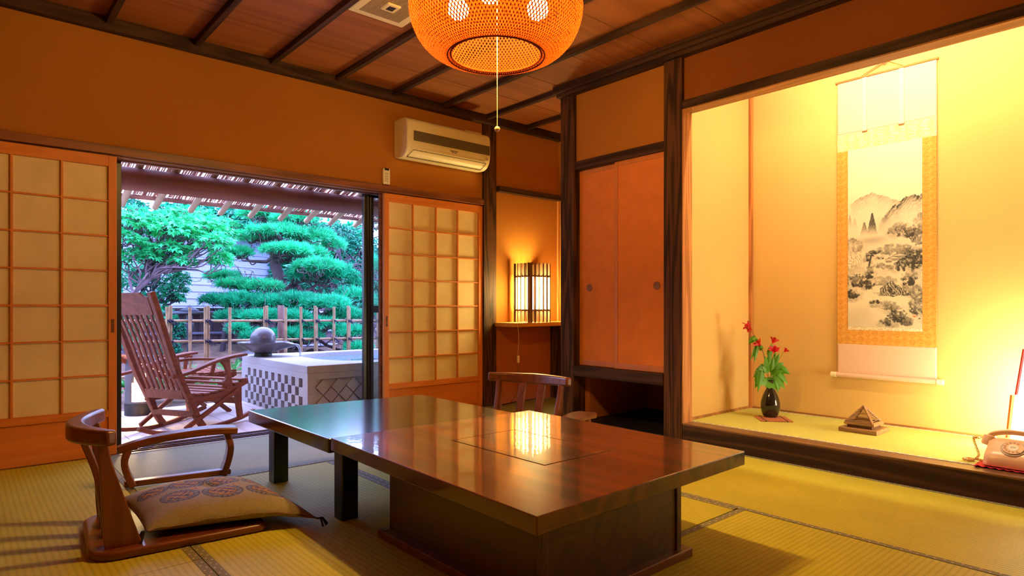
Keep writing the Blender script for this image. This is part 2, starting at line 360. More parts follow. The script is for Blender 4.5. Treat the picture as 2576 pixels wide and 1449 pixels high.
# kamoi over the garden doors, with its sliding grooves
mb = MB(); mb.box(-1.3, XR-.003, W-.012, W+.012, 1.772, 1.822); mb.box(-1.3, XR-.003, W+.018, W+.036, 1.762, 1.80); mb.box(-1.3, XR-.003, W+.07, W+.082, 1.766, 1.80); mb.box(-1.3, XR-.003, W+.112, W+.15, 1.762, 1.80)
mb.box(-1.3, XR-.003, W-.002, 4.5, 1.775, 1.80)
struct(mb.build('trim_5', M['kamoi'], bevel=.002), 'reddish brown head rail over the sliding paper doors', 'rail')
mb = MB(); mb.box(-1.3, XR, 4.326, 4.352, -.1, .0); mb.box(-1.3, XR, 4.352, 4.50, -.1, -.008); mb.box(-1.3,XR,4.395,4.402,-.02,.0); mb.box(-1.3,XR,4.44,4.447,-.02,.0)
mb.box(-1.3, XR, 4.50, 4.62, -.1, -.02); mb.box(-1.3,XR,4.52,4.526,-.03,-.005); mb.box(-1.3,XR,4.555,4.561,-.03,-.005)
struct(mb.build('trim_6', wood('threshold', (.05,.02,.018), (.10,.04,.03), 'x', .45)), 'grooved threshold of the garden doors', 'threshold')
# nook rail
mb = MB(); mb.box(XR+.14, XB, W-.055, W+.01, 1.905, 1.955); struct(mb.build('trim_7', M['darkwood_x'], bevel=.003))
mb = MB(); mb.box(XB-.02, XB, W-.022, W, .70, 1.905); struct(mb.build('trim_8', M['edgewood_z']))
# alcove lintel
mb = MB(); mb.box(XR, XR+.108, -1.65, 2.317, 2.1375, 2.191); struct(mb.build('trim_9', M['darkwood_y']))
mb = MB(); mb.box(XR+.003, XR+.108, -1.65, 2.317, 2.130, 2.1375); struct(mb.build('trim_30', M['edgewood_y']))
# alcove sill and floor
mb = MB(); mb.box(XR, XR+.11, -1.65, 2.317, -.04, .116); struct(mb.build('trim_31', M['darkwood_y'], bevel=.003), 'dark front sill board of the picture alcove', 'sill')
mb = MB(); mb.box(XR+.001, XR+.11, -1.65, 2.317, .1155, .126); struct(mb.build('trim_32', wood('silltop', (.12,.05,.02), (.2,.09,.04), 'y', .35), bevel=.002))
mb = MB(); mb.box(XR+.1, XB, -1.6, 2.358, -.04, .118); struct(mb.build('floor_alcove', M['black']))
mb = MB(); mb.box(XB-.024, XB, 2.334, 2.358, .126, 2.75); struct(mb.build('trim_33', M['edgewood_z']))
mb = MB(); mb.box(XR+.108, XB, 2.348, 2.358, .126, .142); mb.box(XB-.01, XB, -1.6, 2.358, .126, .139); struct(mb.build('trim_34', M['edgewood_y']))
# closet
mb = MB(); mb.box(XR+.015, XR+.115, 2.457, 3.265, 1.903, 1.968); struct(mb.build('trim_35', M['darkwood_y'], bevel=.002))
mb = MB(); mb.box(XR-.012, XR+.115, 2.457, 3.268, .355, .432); struct(mb.build('trim_36', M['darkwood_y'], bevel=.003))
mb = MB(); mb.box(XR+.115, 4.33, 2.46, 3.22, .38, .43); mb.box(4.33, 4.36, 2.44, 3.36, -.04, 2.0); mb.box(XR+.13, 4.36, 3.22, 3.27, -.04, 2.0); mb.box(XR+.108, 4.36, 2.44, 2.46, -.04, 2.0)
struct(mb.build('wall_closet_inside', M['wainscot']))
mb = MB(); mb.box(XR+.02, 4.33, 2.46, 3.22, -.03, .026); struct(mb.build('floor_closet', M['black']))

# tatami mats -------------------------------------------------
def mat_tatami(cx, cy, lx, ly, along, label, b1=1, b2=1, fine=False, name='tatami_mat', z=0, mt=None, bw=.030, raised=.0012):
    """lx = long side. along: 'x' or 'y'. b1/b2: cloth border on the two long edges (+side, -side)"""
    rz = 0 if along == 'x' else PI/2
    t = thing(name, label, 'tatami mat', (cx, cy, z), rz, 'tatami mats')
    g = .0015
    mb = MB(); mb.box(-lx/2+g, lx/2-g, -ly/2+g, ly/2-g, -.034, 0); mb.build('rush_cover', mt or M['tatami_fine' if fine else 'tatami'], t, world=False)
    for s, on in ((1, b1), (-1, b2)):
        if not on: continue
        y0, y1 = sorted((s*(ly/2-g), s*(ly/2-bw)))
        mb = MB(); mb.box(-lx/2+g, lx/2-g, y0, y1, -.03, raised); e = mb.build('cloth_border', M['border'], t, world=False)
        mb = MB(); k = 0; x = -lx/2+.02
        while x < lx/2-.01:
            yy = s*(ly/2 - (.010 if k % 2 else .0225))
            a = .0042
            mb.add([(x-a*1.3, yy, raised+.0003), (x, yy-a, raised+.0003), (x+a*1.3, yy, raised+.0003), (x, yy+a, raised+.0003)], [(0,1,2,3)])
            x += .026; k += 1
        mb.build('woven_crests', M['bordermark'], e, world=False)
    return t
XL = (-.31, .63, 1.58, 2.53, XR)
mat_tatami((2.53+XR)/2, 2.35, 1.95+1.9, XR-2.53, 'y', 'tatami mat running along the foot of the dark alcove sill')
mat_tatami((2.53+1.58)/2, 2.385, 1.95, .95, 'y', 'tatami mat under the right half of the brown table')
mat_tatami((.63+1.58)/2, 2.385, 1.95, .95, 'y', 'tatami mat under the patterned cushion and black table legs')
mat_tatami((.63+2.53)/2, .93, 1.90, .95, 'x', 'tatami mat in front of the brown table, seams pointing to the alcove', b2=1)
mat_tatami(.16, 3.335, 1.98, .94, 'y', 'tatami mat before the left paper door, behind the floor chair')
mat_tatami(.16, 1.395, 1.90, .94, 'y', 'tatami mat at the lower left under the chair shadow')
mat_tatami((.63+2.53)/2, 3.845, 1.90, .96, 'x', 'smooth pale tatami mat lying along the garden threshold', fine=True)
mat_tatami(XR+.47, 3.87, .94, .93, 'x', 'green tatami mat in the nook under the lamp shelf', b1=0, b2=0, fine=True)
# alcove mat: patterned edging on its front and back
t = mat_tatami(XR+.11+.415, .36, 3.98, XB-XR-.11-.01, 'y', 'thin yellow green mat covering the raised alcove floor', mt=M['tatami_toko'], z=.126, b1=0, b2=0)
for s in (1, -1):
    hw = (XB-XR-.12)/2
    y0, y1 = sorted((s*hw, s*(hw-.02)))
    mb = MB(); mb.box(-1.98, 1.98, y0, y1, -.004, .002); e = mb.build('cloth_border', plain('border_light', (.62,.56,.44), .8, nscale=150, namt=.3), t, world=False)
    mb = MB(); x = -1.97; k = 0
    while x < 1.97:
        mb.add([(x, y0+.004, .0023), (x+.028, y0+.006, .0023), (x+.034, y1-.004, .0023), (x+.006, y1-.006, .0023)], [(0,1,2,3)]); x += .044
    mb.build('woven_crests', M['border'], e, world=False)

# ------------------------------------------------------------------ shoji doors
def shoji(name, x0, x1, yf, cols, label, pull_side):
    t = thing(name, label, 'door', (x0, yf, 0)); t['kind'] = 'structure'
    H = 1.762; dp = .03; st = .042
    mb = MB(); mb.box(x0, x0+st, yf, yf+dp, .0, H); mb.box(x1-st, x1, yf, yf+dp, .0, H); mb.build('stile', M['shojiwood_z'], t, bevel=.002)
    mb = MB(); mb.box(x0+st, x1-st, yf+.001, yf+dp, 1.70, H); mb.build('top_rail', M['shojiwood_x'], t)
    mb = MB(); mb.box(x0+st, x1-st, yf+.001, yf+dp, .0, .065); mb.build('bottom_rail', M['shojiwood_x'], t)
    mb = MB(); mb.box(x0+st, x1-st, yf+.001, yf+dp, .225, .262); mb.box(x0+st, x1-st, yf+.006, yf+dp, .262, .268); mb.build('middle_rail', M['shojiwood_x'], t, bevel=.001)
    mb = MB(); mb.box(x0+st, x1-st, yf+.014, yf+.022, .06, .23); mb.build('wood_panel', M['shojiwood_x'], t)
    mb = MB(); xs = np.linspace(x0+st, x1-st, cols+1)[1:-1]; zs = [1.70 - (1.70-.266)/7*k for k in range(1, 7)]
    for k, z in enumerate(zs):
        wd = .0045 if k != 3 else .0055
        mb.box(x0+st, x1-st, yf+.004, yf+.016, z-wd, z+wd)
    for x in xs: mb.box(x-.0055, x+.0055, yf+.003, yf+.016, .266, 1.70)
    mb.build('lattice', M['shojiwood_x'], t)
    mb = MB(); mb.box(x0+st-.005, x1-st+.005, yf+.0165, yf+.0185, .262, 1.705); mb.build('paper', M['paper'], t)
    px = x1-st/2 if pull_side > 0 else x0+st/2
    mb = MB(); mb.box(px-.008, px+.008, yf-.0015, yf+.002, .72, .80); mb.build('finger_pull', M['kamoi'], t)
    return t
shoji('door_1', -.279, .699, W, 4, 'wide paper sliding door beside the rocking chair, at the left', 1)
shoji('door_2', 2.489, 3.467, W, 4, 'paper sliding door below the air conditioner', -1)
t = thing('door_3', 'edge of a second paper door stacked behind', 'door', (2.47, W+.05, 0)); t['kind'] = 'structure'
mb = MB(); mb.box(2.478, 2.52, W+.045, W+.075, 0, 1.762); mb.box(3.42, 3.462, W+.045, W+.075, 0, 1.762); mb.box(2.52, 3.42, W+.045, W+.075, 1.70, 1.762); mb.box(2.52,3.42,W+.045,W+.075,0,.065); mb.build('frame', M['kamoi'], t)
mb = MB(); mb.box(2.52, 3.42, W+.058, W+.061, .06, 1.705); mb.build('paper', M['paper'], t)
mb = MB(); mb.box(-1.3, -.27, W+.01, W+.04, 0, 1.77); struct(mb.build('wall_window_side', M['plaster']))
# glazed aluminium doors
def glassdoor(name, x0, x1, y, label, wide=.085, right=True):
    t = thing(name, label, 'door', (x0, y, 0)); t['kind'] = 'structure'
    w2 = .05
    mb = MB(); 
    for k, (a, b_) in enumerate(((x0, x0+wide), (x1-w2, x1))):
        mb.box(a, b_, y, y+.035, 0, 1.80)
    mb.box(x0+.03, x0+.042, y-.008, y, 0, 1.8); mb.box(x0+.055, x0+.062, y-.006, y, 0, 1.8)
    mb.box(x0, x1, y+.003, y+.03, 1.745, 1.80); mb.box(x0, x1, y+.003, y+.03, 0, .07); mb.box(x0+wide, x1-w2, y+.003, y+.03, .828, .882)
    mb.build('frame', M['alu'], t, bevel=.002)
    mb = MB(); mb.box(x0+wide, x1-w2, y+.014, y+.017, .07, .828); mb.box(x0+wide, x1-w2, y+.014, y+.017, .882, 1.745); mb.build('pane', M['glass'], t)
glassdoor('door_4', 2.400, 3.44, 4.515, 'dark framed glass sliding door half behind the right paper door')
glassdoor('door_5', -.28, .742, 4.47, 'dark framed glass door behind the left paper door', .05)
mb = MB(); mb.box(-1.3, -.26, 4.47, 4.56, -.1, 1.9); mb.box(3.44, 4.6, 4.50, 4.62, -.1, 2.7); mb.box(-1.3, 4.6, 4.50, 4.62, 1.80, 2.7); struct(mb.build('wall_outside', M['wainscot']))

# fusuma doors of the closet
def fusuma(name, y0, y1, x, label, knob_y):
    t = thing(name, label, 'door', (x, y0, .434)); t['kind'] = 'structure'
    z0, z1 = .434, 1.905; s = .028
    mb = MB(); mb.box(x, x+.022, y0, y0+s, z0, z1); mb.box(x, x+.022, y1-s, y1, z0, z1); mb.box(x, x+.022, y0+s, y1-s, z0, z0+.042); mb.box(x, x+.022, y0+s, y1-s, z1-.035, z1)
    mb.build('frame', M['fusumawood'], t, bevel=.002)
    mb = MB(); mb.box(x+.005, x+.02, y0+s, y1-s, z0+.042, z1-.035); mb.build('paper_panel', M['fusuma'], t)
    mb = MB()
    prof = [(.0, .003), (.019, .003), (.021, .0045), (.027, .0045), (.028, .001), (.028, -.002)]
    vs = []; n = 24
    for r_, h in prof:
        for k in range(n): a = 2*PI*k/n; vs.append((x+.005-h, knob_y+r_*math.cos(a), 1.015+r_*math.sin(a)))
    mb.add(vs, [(i*n+k, i*n+(k+1) % n, (i+1)*n+(k+1) % n, (i+1)*n+k) for i in range(len(prof)-1) for k in range(n)])
    mb.build('recessed_pull', M['pull'], t, smooth=True, fix=True)
fusuma('door_6', 2.865, 3.262, XR+.062, 'orange paper closet door, the far one with its pull at the far side', 3.165)
fusuma('door_7', 2.459, 2.90, XR+.034, 'orange paper closet door, nearer the alcove, in front', 2.541)

# ------------------------------------------------------------------ brown table and black table
RC = Vector((1.592, 1.72, 0)); 
t = thing('hearth_table', 'low glossy red brown wooden table with square lid and box base', 'table', (1.592, 1.72, 0))
TZ = .36
co = [(1.056,1.114), (2.095,1.138), (2.122,2.293), (1.088,2.318)]
hx0, hx1, hy0, hy1 = 1.420, 1.738, 1.462, 1.970
def quad_prism(mb, pts, z0, z1): mb.prism(pts, z0, z1, 'z')
# slab as four planks around the lid, then the lid
mb = MB()
A, B, C_, D = co
g = .0012
e1 = (A[0], hy0); 
inn = [(hx0-g, hy0-g), (hx1+g, hy0-g), (hx1+g, hy1+g), (hx0-g, hy1+g)]; out_ = [A, B, C_, D]
mb.add([(*p, z) for z in (TZ, TZ-.049) for p in out_+inn], [f for k in range(4) for f in ((k, (k+1) % 4, 4+(k+1) % 4, 4+k), (8+(k+1) % 4, 8+k, 12+k, 12+(k+1) % 4), ((k+1) % 4, k, 8+k, 8+(k+1) % 4), (4+k, 4+(k+1) % 4, 12+(k+1) % 4, 12+k))])
top = mb.build('tabletop', M['tablewood'], t, bevel=.0035)
mb = MB(); mb.box(hx0+g, hx1-g, hy0+g, hy1-g, TZ-.04, TZ+.0004); mb.build('hearth_lid', M['tablewood'], t, bevel=.0015)
mb = MB(); mb.box(1.225, 1.880, 1.268, 1.295, .03, TZ-.05); mb.box(1.225, 1.880, 2.08, 2.10, .03, TZ-.05); mb.box(1.223, 1.245, 1.268, 2.10, .03, TZ-.05); mb.box(1.862, 1.882, 1.268, 2.10, .03, TZ-.05)
mb.box(1.215,1.242,1.262,1.286,.03,TZ-.05); mb.box(1.862,1.888,1.262,1.286,.03,TZ-.05)
mb.build('base_box', M['tablewood_d'], t, bevel=.002)
mb = MB(); mb.box(1.190, 1.925, 1.240, 1.285, 0, .032); mb.box(1.190, 1.925, 2.09, 2.135, 0, .032); mb.box(1.190, 1.235, 1.285, 2.09, 0, .032); mb.box(1.875, 1.925, 1.285, 2.09, 0, .032)
mb.build('plinth', M['redwood'], t, bevel=.004)
for y in (1.215, 2.15):
    mb = MB(); mb.prism([(1.20, TZ-.049), (1.98, TZ-.049), (1.96, TZ-.058), (1.92, TZ-.075), (1.26, TZ-.075), (1.22, TZ-.058)], y-.02, y+.02, 'y')
    mb.build('cleat', M['tablewood_d'], t, bevel=.002)

t = thing('black_table', 'low black lacquered table standing against the brown table', 'table', (1.56, 2.78, 0))
mb = MB(); mb.prism([(1.083,2.326), (2.031,2.306), (2.045,3.150), (1.083,3.236)], TZ-.062, TZ-.004); mb.build('tabletop', M['lacquer'], t, bevel=.005, seg=3)
for x0, y0 in ((1.165,2.375), (1.165,3.11), (1.88,2.375), (1.88,3.03)):
    mb = MB(); mb.box(x0, x0+.072, y0, y0+.075, 0, TZ-.062); mb.build('leg', M['blackgloss'], t, bevel=.004)

# ------------------------------------------------------------------ floor chairs, armrests, cushion
def make_zaisu(label, loc, rz):
    t = thing('floor_chair', label, 'chair', loc, rz, 'legless wooden floor chairs')
    # base plate: rounded board slightly dished
    out = []
    def arc(cx, cy, r, a0, a1, n=8):
        for k in range(n+1): a = R(a0+(a1-a0)*k/n); out.append((cx+r*math.cos(a), cy+r*math.sin(a)))
    hw = .265
    arc(-.19, hw-.09, .09, 90, 180); arc(-.19, -hw+.09, .09, 180, 270); arc(.27, -hw+.035, .035, 270, 360, 5); arc(.27, hw-.035, .035, 0, 90, 5)
    mb = MB(); mb.prism(out, .001, .032); mb.build('seat_board', M['redwood'], t, world=False, bevel=.012, seg=4, smooth=True)
        # crest rail: curved, concave to the front
    pts = smoothpts([(-.215,-.292,.428), (-.262,-.20,.425), (-.298,-.10,.422), (-.310,0,.421), (-.298,.10,.422), (-.262,.20,.425), (-.215,.292,.428)], 5)
    n = len(pts); hs = [.064 - .012*abs(2*i/(n-1)-1) for i in range(n)]; ws = [.058 - .02*abs(2*i/(n-1)-1)**2 for i in range(n)]
    mb = MB(); mb.sweep(pts, ws, hs); mb.build('crest_rail', M['redwood'], t, world=False, smooth=True, bevel=.011, seg=4)
    # supports: two broad tapering outer ones, two flat inner slats
    for s in (-1, 1):
        mb = MB(); P = smoothpts([(-.243, .408, .020), (-.234, .33, .025), (-.217, .22, .040), (-.200, .10, .060), (-.186, .02, .072)], 4)
        vs = []; 
        for (x, z, w) in P:
            yy = s*(.205 + .02*(z/.4)); 
            xf = x + w; xb = x - w*.62
            vs += [(xb, yy-.013, z), (xf, yy-.013, z), (xf, yy+.013, z), (xb, yy+.013, z)]
        m_ = len(P); fs = [(i*4+k, i*4+(k+1) % 4, i*4+4+(k+1) % 4, i*4+4+k) for i in range(m_-1) for k in range(4)] + [(0,1,2,3), tuple(4*(m_-1)+k for k in (3,2,1,0))]
        mb.add(vs, fs); mb.build('side_support', M['redwood_z'], t, world=False, smooth=True, bevel=.004, fix=True)
        mb = MB(); mb.sweep(smoothpts([(-.222, s*.062, .02), (-.226, s*.064, .12), (-.246, s*.068, .26), (-.292, s*.07, .405)], 4), .048, .022, up=(1,0,0)); mb.build('back_slat', M['redwood_z'], t, world=False, smooth=True, bevel=.003)
    return t
make_zaisu('brown floor chair with curved top rail, under the patterned cushion, at the left', (.625, 2.76, 0), R(-5))
make_zaisu('brown floor chair seen over the brown table, facing the room before the nook', (2.42, 2.80, 0), R(196))

def make_kyosoku(label, loc, rz):
    t = thing('armrest', label, 'armrest', loc, rz, 'free standing wooden armrests')
    pts = smoothpts([(-.262, 0, .190), (-.13, 0, .222), (.02, 0, .238), (.15, 0, .243), (.262, 0, .236)], 5)
    n = len(pts); ws = [.062 + .056*min(1, (i/(n-1))*1.35) for i in range(n)]
    mb = MB(); mb.sweep(pts, ws, [.034]*n); mb.build('arm_board', M['redwood'], t, world=False, smooth=True, bevel=.008, seg=3)
    for x, zt, dx in ((-.215, .192, -.02), (.215, .225, .02)):
        mb = MB(); P = smoothpts([(x, 0, zt), (x+dx*.9, 0, zt*.7), (x+dx*.4, 0, zt*.4), (x-dx*.9, 0, .012)], 4); m_ = len(P)
        mb.sweep(P, [.062+.03*(i/(m_-1)) for i in range(m_)], [.030]*m_, up=(1,0,0)); mb.build('leg', M['redwood_z'], t, world=False, smooth=True, bevel=.005)
    mb = MB(); mb.box(-.235, .235, -.025, .025, .010, .038); mb.build('stretcher', M['redwood'], t, world=False, bevel=.006)
    return t
make_kyosoku('curved wooden armrest standing beyond the patterned cushion, before the garden doors', (.822, 3.455, 0), R(-9))
make_kyosoku('wooden armrest peeking over the far edge of the brown table', (2.545, 2.438, 0), R(16))

# cushion
def make_cushion():
    t = thing('floor_cushion', 'large tan cushion printed with blue and ochre roundels on the floor chair', 'cushion', (.77, 2.80, .03))
    NLc, NRc, FRc, FLc = (.505,2.575), (1.075,2.395), (1.035,3.0), (.505,3.10)
    n = 170
    u = np.linspace(0, 1, n); U, V = np.meshgrid(u, u, indexing='ij')
    # pinch the sides between corners
    def bulge(a): return .022*np.sin(PI*a)
    Us = U + (1-2*U)*bulge(V)*1.0; Vs = V + (1-2*V)*bulge(U)*1.0
    X = (1-Us)*(1-Vs)*NLc[0] + Us*(1-Vs)*NRc[0] + Us*Vs*FRc[0] + (1-Us)*Vs*FLc[0]
    Y = (1-Us)*(1-Vs)*NLc[1] + Us*(1-Vs)*NRc[1] + Us*Vs*FRc[1] + (1-Us)*Vs*FLc[1]
    a = np.abs(2*U-1); b = np.abs(2*V-1)
    puff = (1-a**3.2)**.62 * (1-b**3.2)**.62
    bend = np.clip((X-.93)/.15, 0, 1)
    mid = .062 - .034*bend**1.2 + .012*np.sin(PI*U)*(1-bend)
    wr = .004*np.sin(U*23+3*V)*np.exp(-((V)/.08)) + .004*np.sin(V*19+2*U)*np.exp(-(U/.08)) + .002*np.sin(U*9+V*5)*puff
    Zt = mid + .068*puff - .016*np.exp(-((U-.5)**2+(V-.5)**2)/.006) + wr
    Zb = mid - np.minimum(mid - .030 - .0*U + .03*bend, .045)*puff**.8
    vs = [(X[i,j], Y[i,j], Zt[i,j]) for i in range(n) for j in range(n)] + [(X[i,j], Y[i,j], Zb[i,j]) for i in range(n) for j in range(n)]
    fs = [(i*n+j, (i+1)*n+j, (i+1)*n+j+1, i*n+j+1) for i in range(n-1) for j in range(n-1)]
    fs += [(n*n+i*n+j, n*n+i*n+j+1, n*n+(i+1)*n+j+1, n*n+(i+1)*n+j) for i in range(n-1) for j in range(n-1)]
    base = np.array([.27,.22,.14]); colr = np.ones((2*n*n, 3))*base
    # threads
    tex = rng.random((n, n))
    P = np.stack([U, V], -1).reshape(-1, 2)
    rings = [(.17,.90,.10), (.40,.90,.11), (.64,.88,.11), (.86,.84,.10), (.14,.64,.10), (.36,.63,.12), (.60,.60,.12), (.84,.55,.11), (.25,.35,.125), (.51,.30,.13), (.78,.27,.12)]
    c = colr[:n*n]
    th = (rng.random(n*n) > 2)
    c[th] = (.64,.48,.26)
    blue = np.array([.035,.035,.065]); och = np.array([.38,.19,.05]); grey = np.array([.15,.15,.17])
    for (cu, cv, r_) in rings:
        if r_ == 0: continue
        d = np.hypot(P[:,0]-cu, P[:,1]-cv); ang = np.arctan2(P[:,1]-cv, P[:,0]-cu)
        c[(d < r_)] = blue
        bead = (d > r_*.72) & (d < r_*.93) & (np.abs(((ang/(2*PI)*20) % 1)-.5) < .36); c[bead] = grey
        inn = d < r_*.68
        pat = np.sin(P[:,0]*120+cu*50)*np.cos(P[:,1]*95+cv*70) + .9*np.sin((P[:,0]+P[:,1])*70) + .5*np.sin((P[:,0]-P[:,1])*160)
        c[inn] = np.where((pat[inn] > .0)[:,None], och, blue*1.4)
        c[inn & (d > r_*.60)] = och*.8
    for (cu, cv) in ((.34,.74), (.38,.46), (.62,.42), (.61,.69)):
        d = np.hypot(P[:,0]-cu, P[:,1]-cv); ang = np.arctan2(P[:,1]-cv, P[:,0]-cu)
        pet = d < .045*(.6+.4*np.abs(np.cos(ang*3))); free = np.all(np.abs(c-blue) > .0, axis=1)
        c[pet] = och*1.1; c[d < .012] = blue
    me = bpy.data.meshes.new('cover'); off = (.77,2.80,.03)
    me.from_pydata([(x-off[0], y-off[1], z-off[2]) for x, y, z in vs], [], fs)
    ca = me.color_attributes.new('Col', 'FLOAT_COLOR', 'POINT')
    ca.data.foreach_set('color', np.concatenate([colr, np.ones((len(colr),1))], 1).astype(np.float32).ravel())
    mt, nt, b_, at = vcol('cushion_cloth', .75)
    tc = N(nt, 'ShaderNodeTexCoord'); prev = at.outputs['Color']
    for sc, ori in (((40, 480, 1), 0), ((480, 40, 1), 1)):
        mp = N(nt, 'ShaderNodeMapping'); mp.inputs['Scale'].default_value = sc; L(nt, tc.outputs['Object'], mp.inputs['Vector'])
        nz = N(nt, 'ShaderNodeTexNoise'); nz.inputs['Scale'].default_value = 1; nz.inputs['Detail'].default_value = 1; L(nt, mp.outputs['Vector'], nz.inputs['Vector'])
        rr = ramp(nt, [(.60, (0,0,0)), (.66, (.28,.28,.28))]); L(nt, nz.outputs['Fac'], rr.inputs['Fac'])
        mx = N(nt, 'ShaderNodeMix'); mx.data_type = 'RGBA'; L(nt, rr.outputs['Color'], mx.inputs[0]); L(nt, prev, mx.inputs[6]); mx.inputs[7].default_value = (.62,.45,.22,1); prev = mx.outputs[2]
    L(nt, prev, b_.inputs['Base Color'])
    me.materials.append(mt); o = bpy.data.objects.new('cover', me); COL.objects.link(o); o.parent = t
    for p in me.polygons: p.use_smooth = True
    # seam piping and tassels
    mb = MB(); ring = [(X[i,0],Y[i,0],mid[i,0]) for i in range(0,n,6)] + [(X[n-1,j],Y[n-1,j],mid[n-1,j]) for j in range(0,n,6)] + [(X[i,n-1],Y[i,n-1],mid[i,n-1]) for i in range(n-1,-1,-6)] + [(X[0,j],Y[0,j],mid[0,j]) for j in range(n-1,-1,-6)]
    mb.tube(ring, .0018, 5); mb.build('piping', plain('piping', (.2,.1,.04), .8), t, smooth=True)
    for (i, j) in ((0,0), (n-1,0), (n-1,n-1), (0,n-1)):
        cx, cy, cz = X[i,j], Y[i,j], max(mid[i,j], .02); dx, dy = cx-.77, cy-2.8; l_ = math.hypot(dx, dy); dx /= l_; dy /= l_
        mb = MB()
        for k in range(7):
            a = (random.random()-.5)*1.4; ex = dx*math.cos(a)-dy*math.sin(a); ey = dx*math.sin(a)+dy*math.cos(a)
            mb.tube([(cx-dx*.012, cy-dy*.012, cz), (cx+ex*.015, cy+ey*.015, cz+.004), (cx+ex*.035, cy+ey*.035, max(.006, cz-.03))], .0028, 5)
        mb.build('tassel', M['rope'], t, smooth=True)
make_cushion()

# ------------------------------------------------------------------ air conditioner, remote, vent
t = thing('air_conditioner', 'cream wall air conditioner mounted high beside the corner post', 'air conditioner', (2.985, W+.012, 2.04))
x0, x1 = 2.578, 3.400
prof = smoothpts([(W+.012,2.345),(4.24,2.343),(4.185,2.330),(4.163,2.30),(4.158,2.24),(4.158,2.16),(4.166,2.11),(4.192,2.065),(4.235,2.042),(4.30,2.040),(W+.012,2.052)], 3)
mb = MB(); mb.prism(prof, x0, x1, 'x'); mb.build('casing', M['ac'], t, bevel=.014, seg=4, smooth=True, fix=True)
mb = MB(); mb.box(x0+.055, x1-.012, 4.1555, 4.160, 2.158, 2.236); g_ = mb.build('intake_grille', M['ac_line'], t)
mb = MB()
for k in range(11): z = 2.162+.007*k; mb.box(x0+.057, x1-.014, 4.1535, 4.157, z, z+.0022)
mb.build('grille_fins', plain('ac_fin', (.30,.24,.14), .5), g_)
mb = MB(); mb.sweep([(x0+.06, 4.1665, 2.088), (x1-.045, 4.1665, 2.088)], .006, .003); mb.sweep([(x0+.035, 4.226, 2.0395), (x1-.06, 4.226, 2.0395)], .006, .003)
mb.sweep([(x0+.06, 4.1665, 2.088), (x0+.04, 4.195, 2.055), (x0+.035, 4.226, 2.0395)], .003, .003); mb.sweep([(x1-.045, 4.1665, 2.088), (x1-.055, 4.195, 2.055), (x1-.06, 4.226, 2.0395)], .003, .003)
mb.build('outlet_slot', M['ac_line'], t)
mb = MB(); mb.box(x0+.40, x0+.475, 4.155, 4.16, 2.132, 2.136); mb.build('indicator_strip', M['ac_line'], t)
mb = MB()
for k, w_ in enumerate((.010,.007,.010,.008)): mb.box(x0+.415+k*.013, x0+.415+k*.013+w_, 4.1565, 4.16, 2.119, 2.1265)
mb.build('maker_lettering', plain('ac_ink', (.3,.25,.18), .6), t)
mb = MB(); mb.box(x1-.055, x1-.03, 4.156, 4.162, 2.112, 2.132); mb.build('sticker', plain('ac_stk', (.55,.5,.38), .5), t)
mb = MB(); mb.box(x1-.12, x1+.05, W-.004, W+.012, 2.348, 2.40); tag(mb.build('cover_plate', plain('plate', (.6,.42,.2), .6), None, bevel=.003), 'small cream wall plate above the air conditioner, by the post', 'plate')

t = thing('remote_control', 'white remote control in a wall holder above the right paper door', 'remote control', (2.505, W+.01, 1.83))
mb = MB(); mb.box(2.474, 2.536, W-.010, W+.012, 1.829, 1.955); mb.build('body', M['white'], t, bevel=.008, seg=3)
mb = MB(); mb.box(2.486, 2.524, W-.012, W-.004, 1.938, 1.9545); mb.build('display', M['black'], t)
mb = MB()
for i in range(2):
    for k in range(4): mb.box(2.490+.016*i, 2.502+.016*i, W-.0115, W-.009, 1.850+.018*k, 1.860+.018*k)
mb.build('key', plain('keygrey', (.55,.5,.4), .5), t)

t = thing('ceiling_vent', 'square cream louvred unit set in the ceiling beside the lamp', 'ceiling vent', (1.818, 3.04, ZC))
mb = MB(); mb.box(1.642, 1.995, 2.80, 3.282, ZC-.016, ZC); mb.build('panel', M['ac'], t, bevel=.008, seg=2)
mb = MB()
for k in range(30): x = 1.688+.0086*k; mb.box(x, x+.0042, 2.85, 3.232, ZC-.0175, ZC-.014)
mb.build('louvre', plain('louv', (.20,.11,.04), .6), t)
mb = MB(); mb.box(1.765, 1.85, 3.045, 3.137, ZC-.026, ZC-.012); f_ = mb.build('sensor_frame', M['ac'], t, bevel=.008)
mb = MB(); mb.box(1.787, 1.828, 3.067, 3.113, ZC-.0275, ZC-.02); mb.build('sensor_window', M['black'], f_)

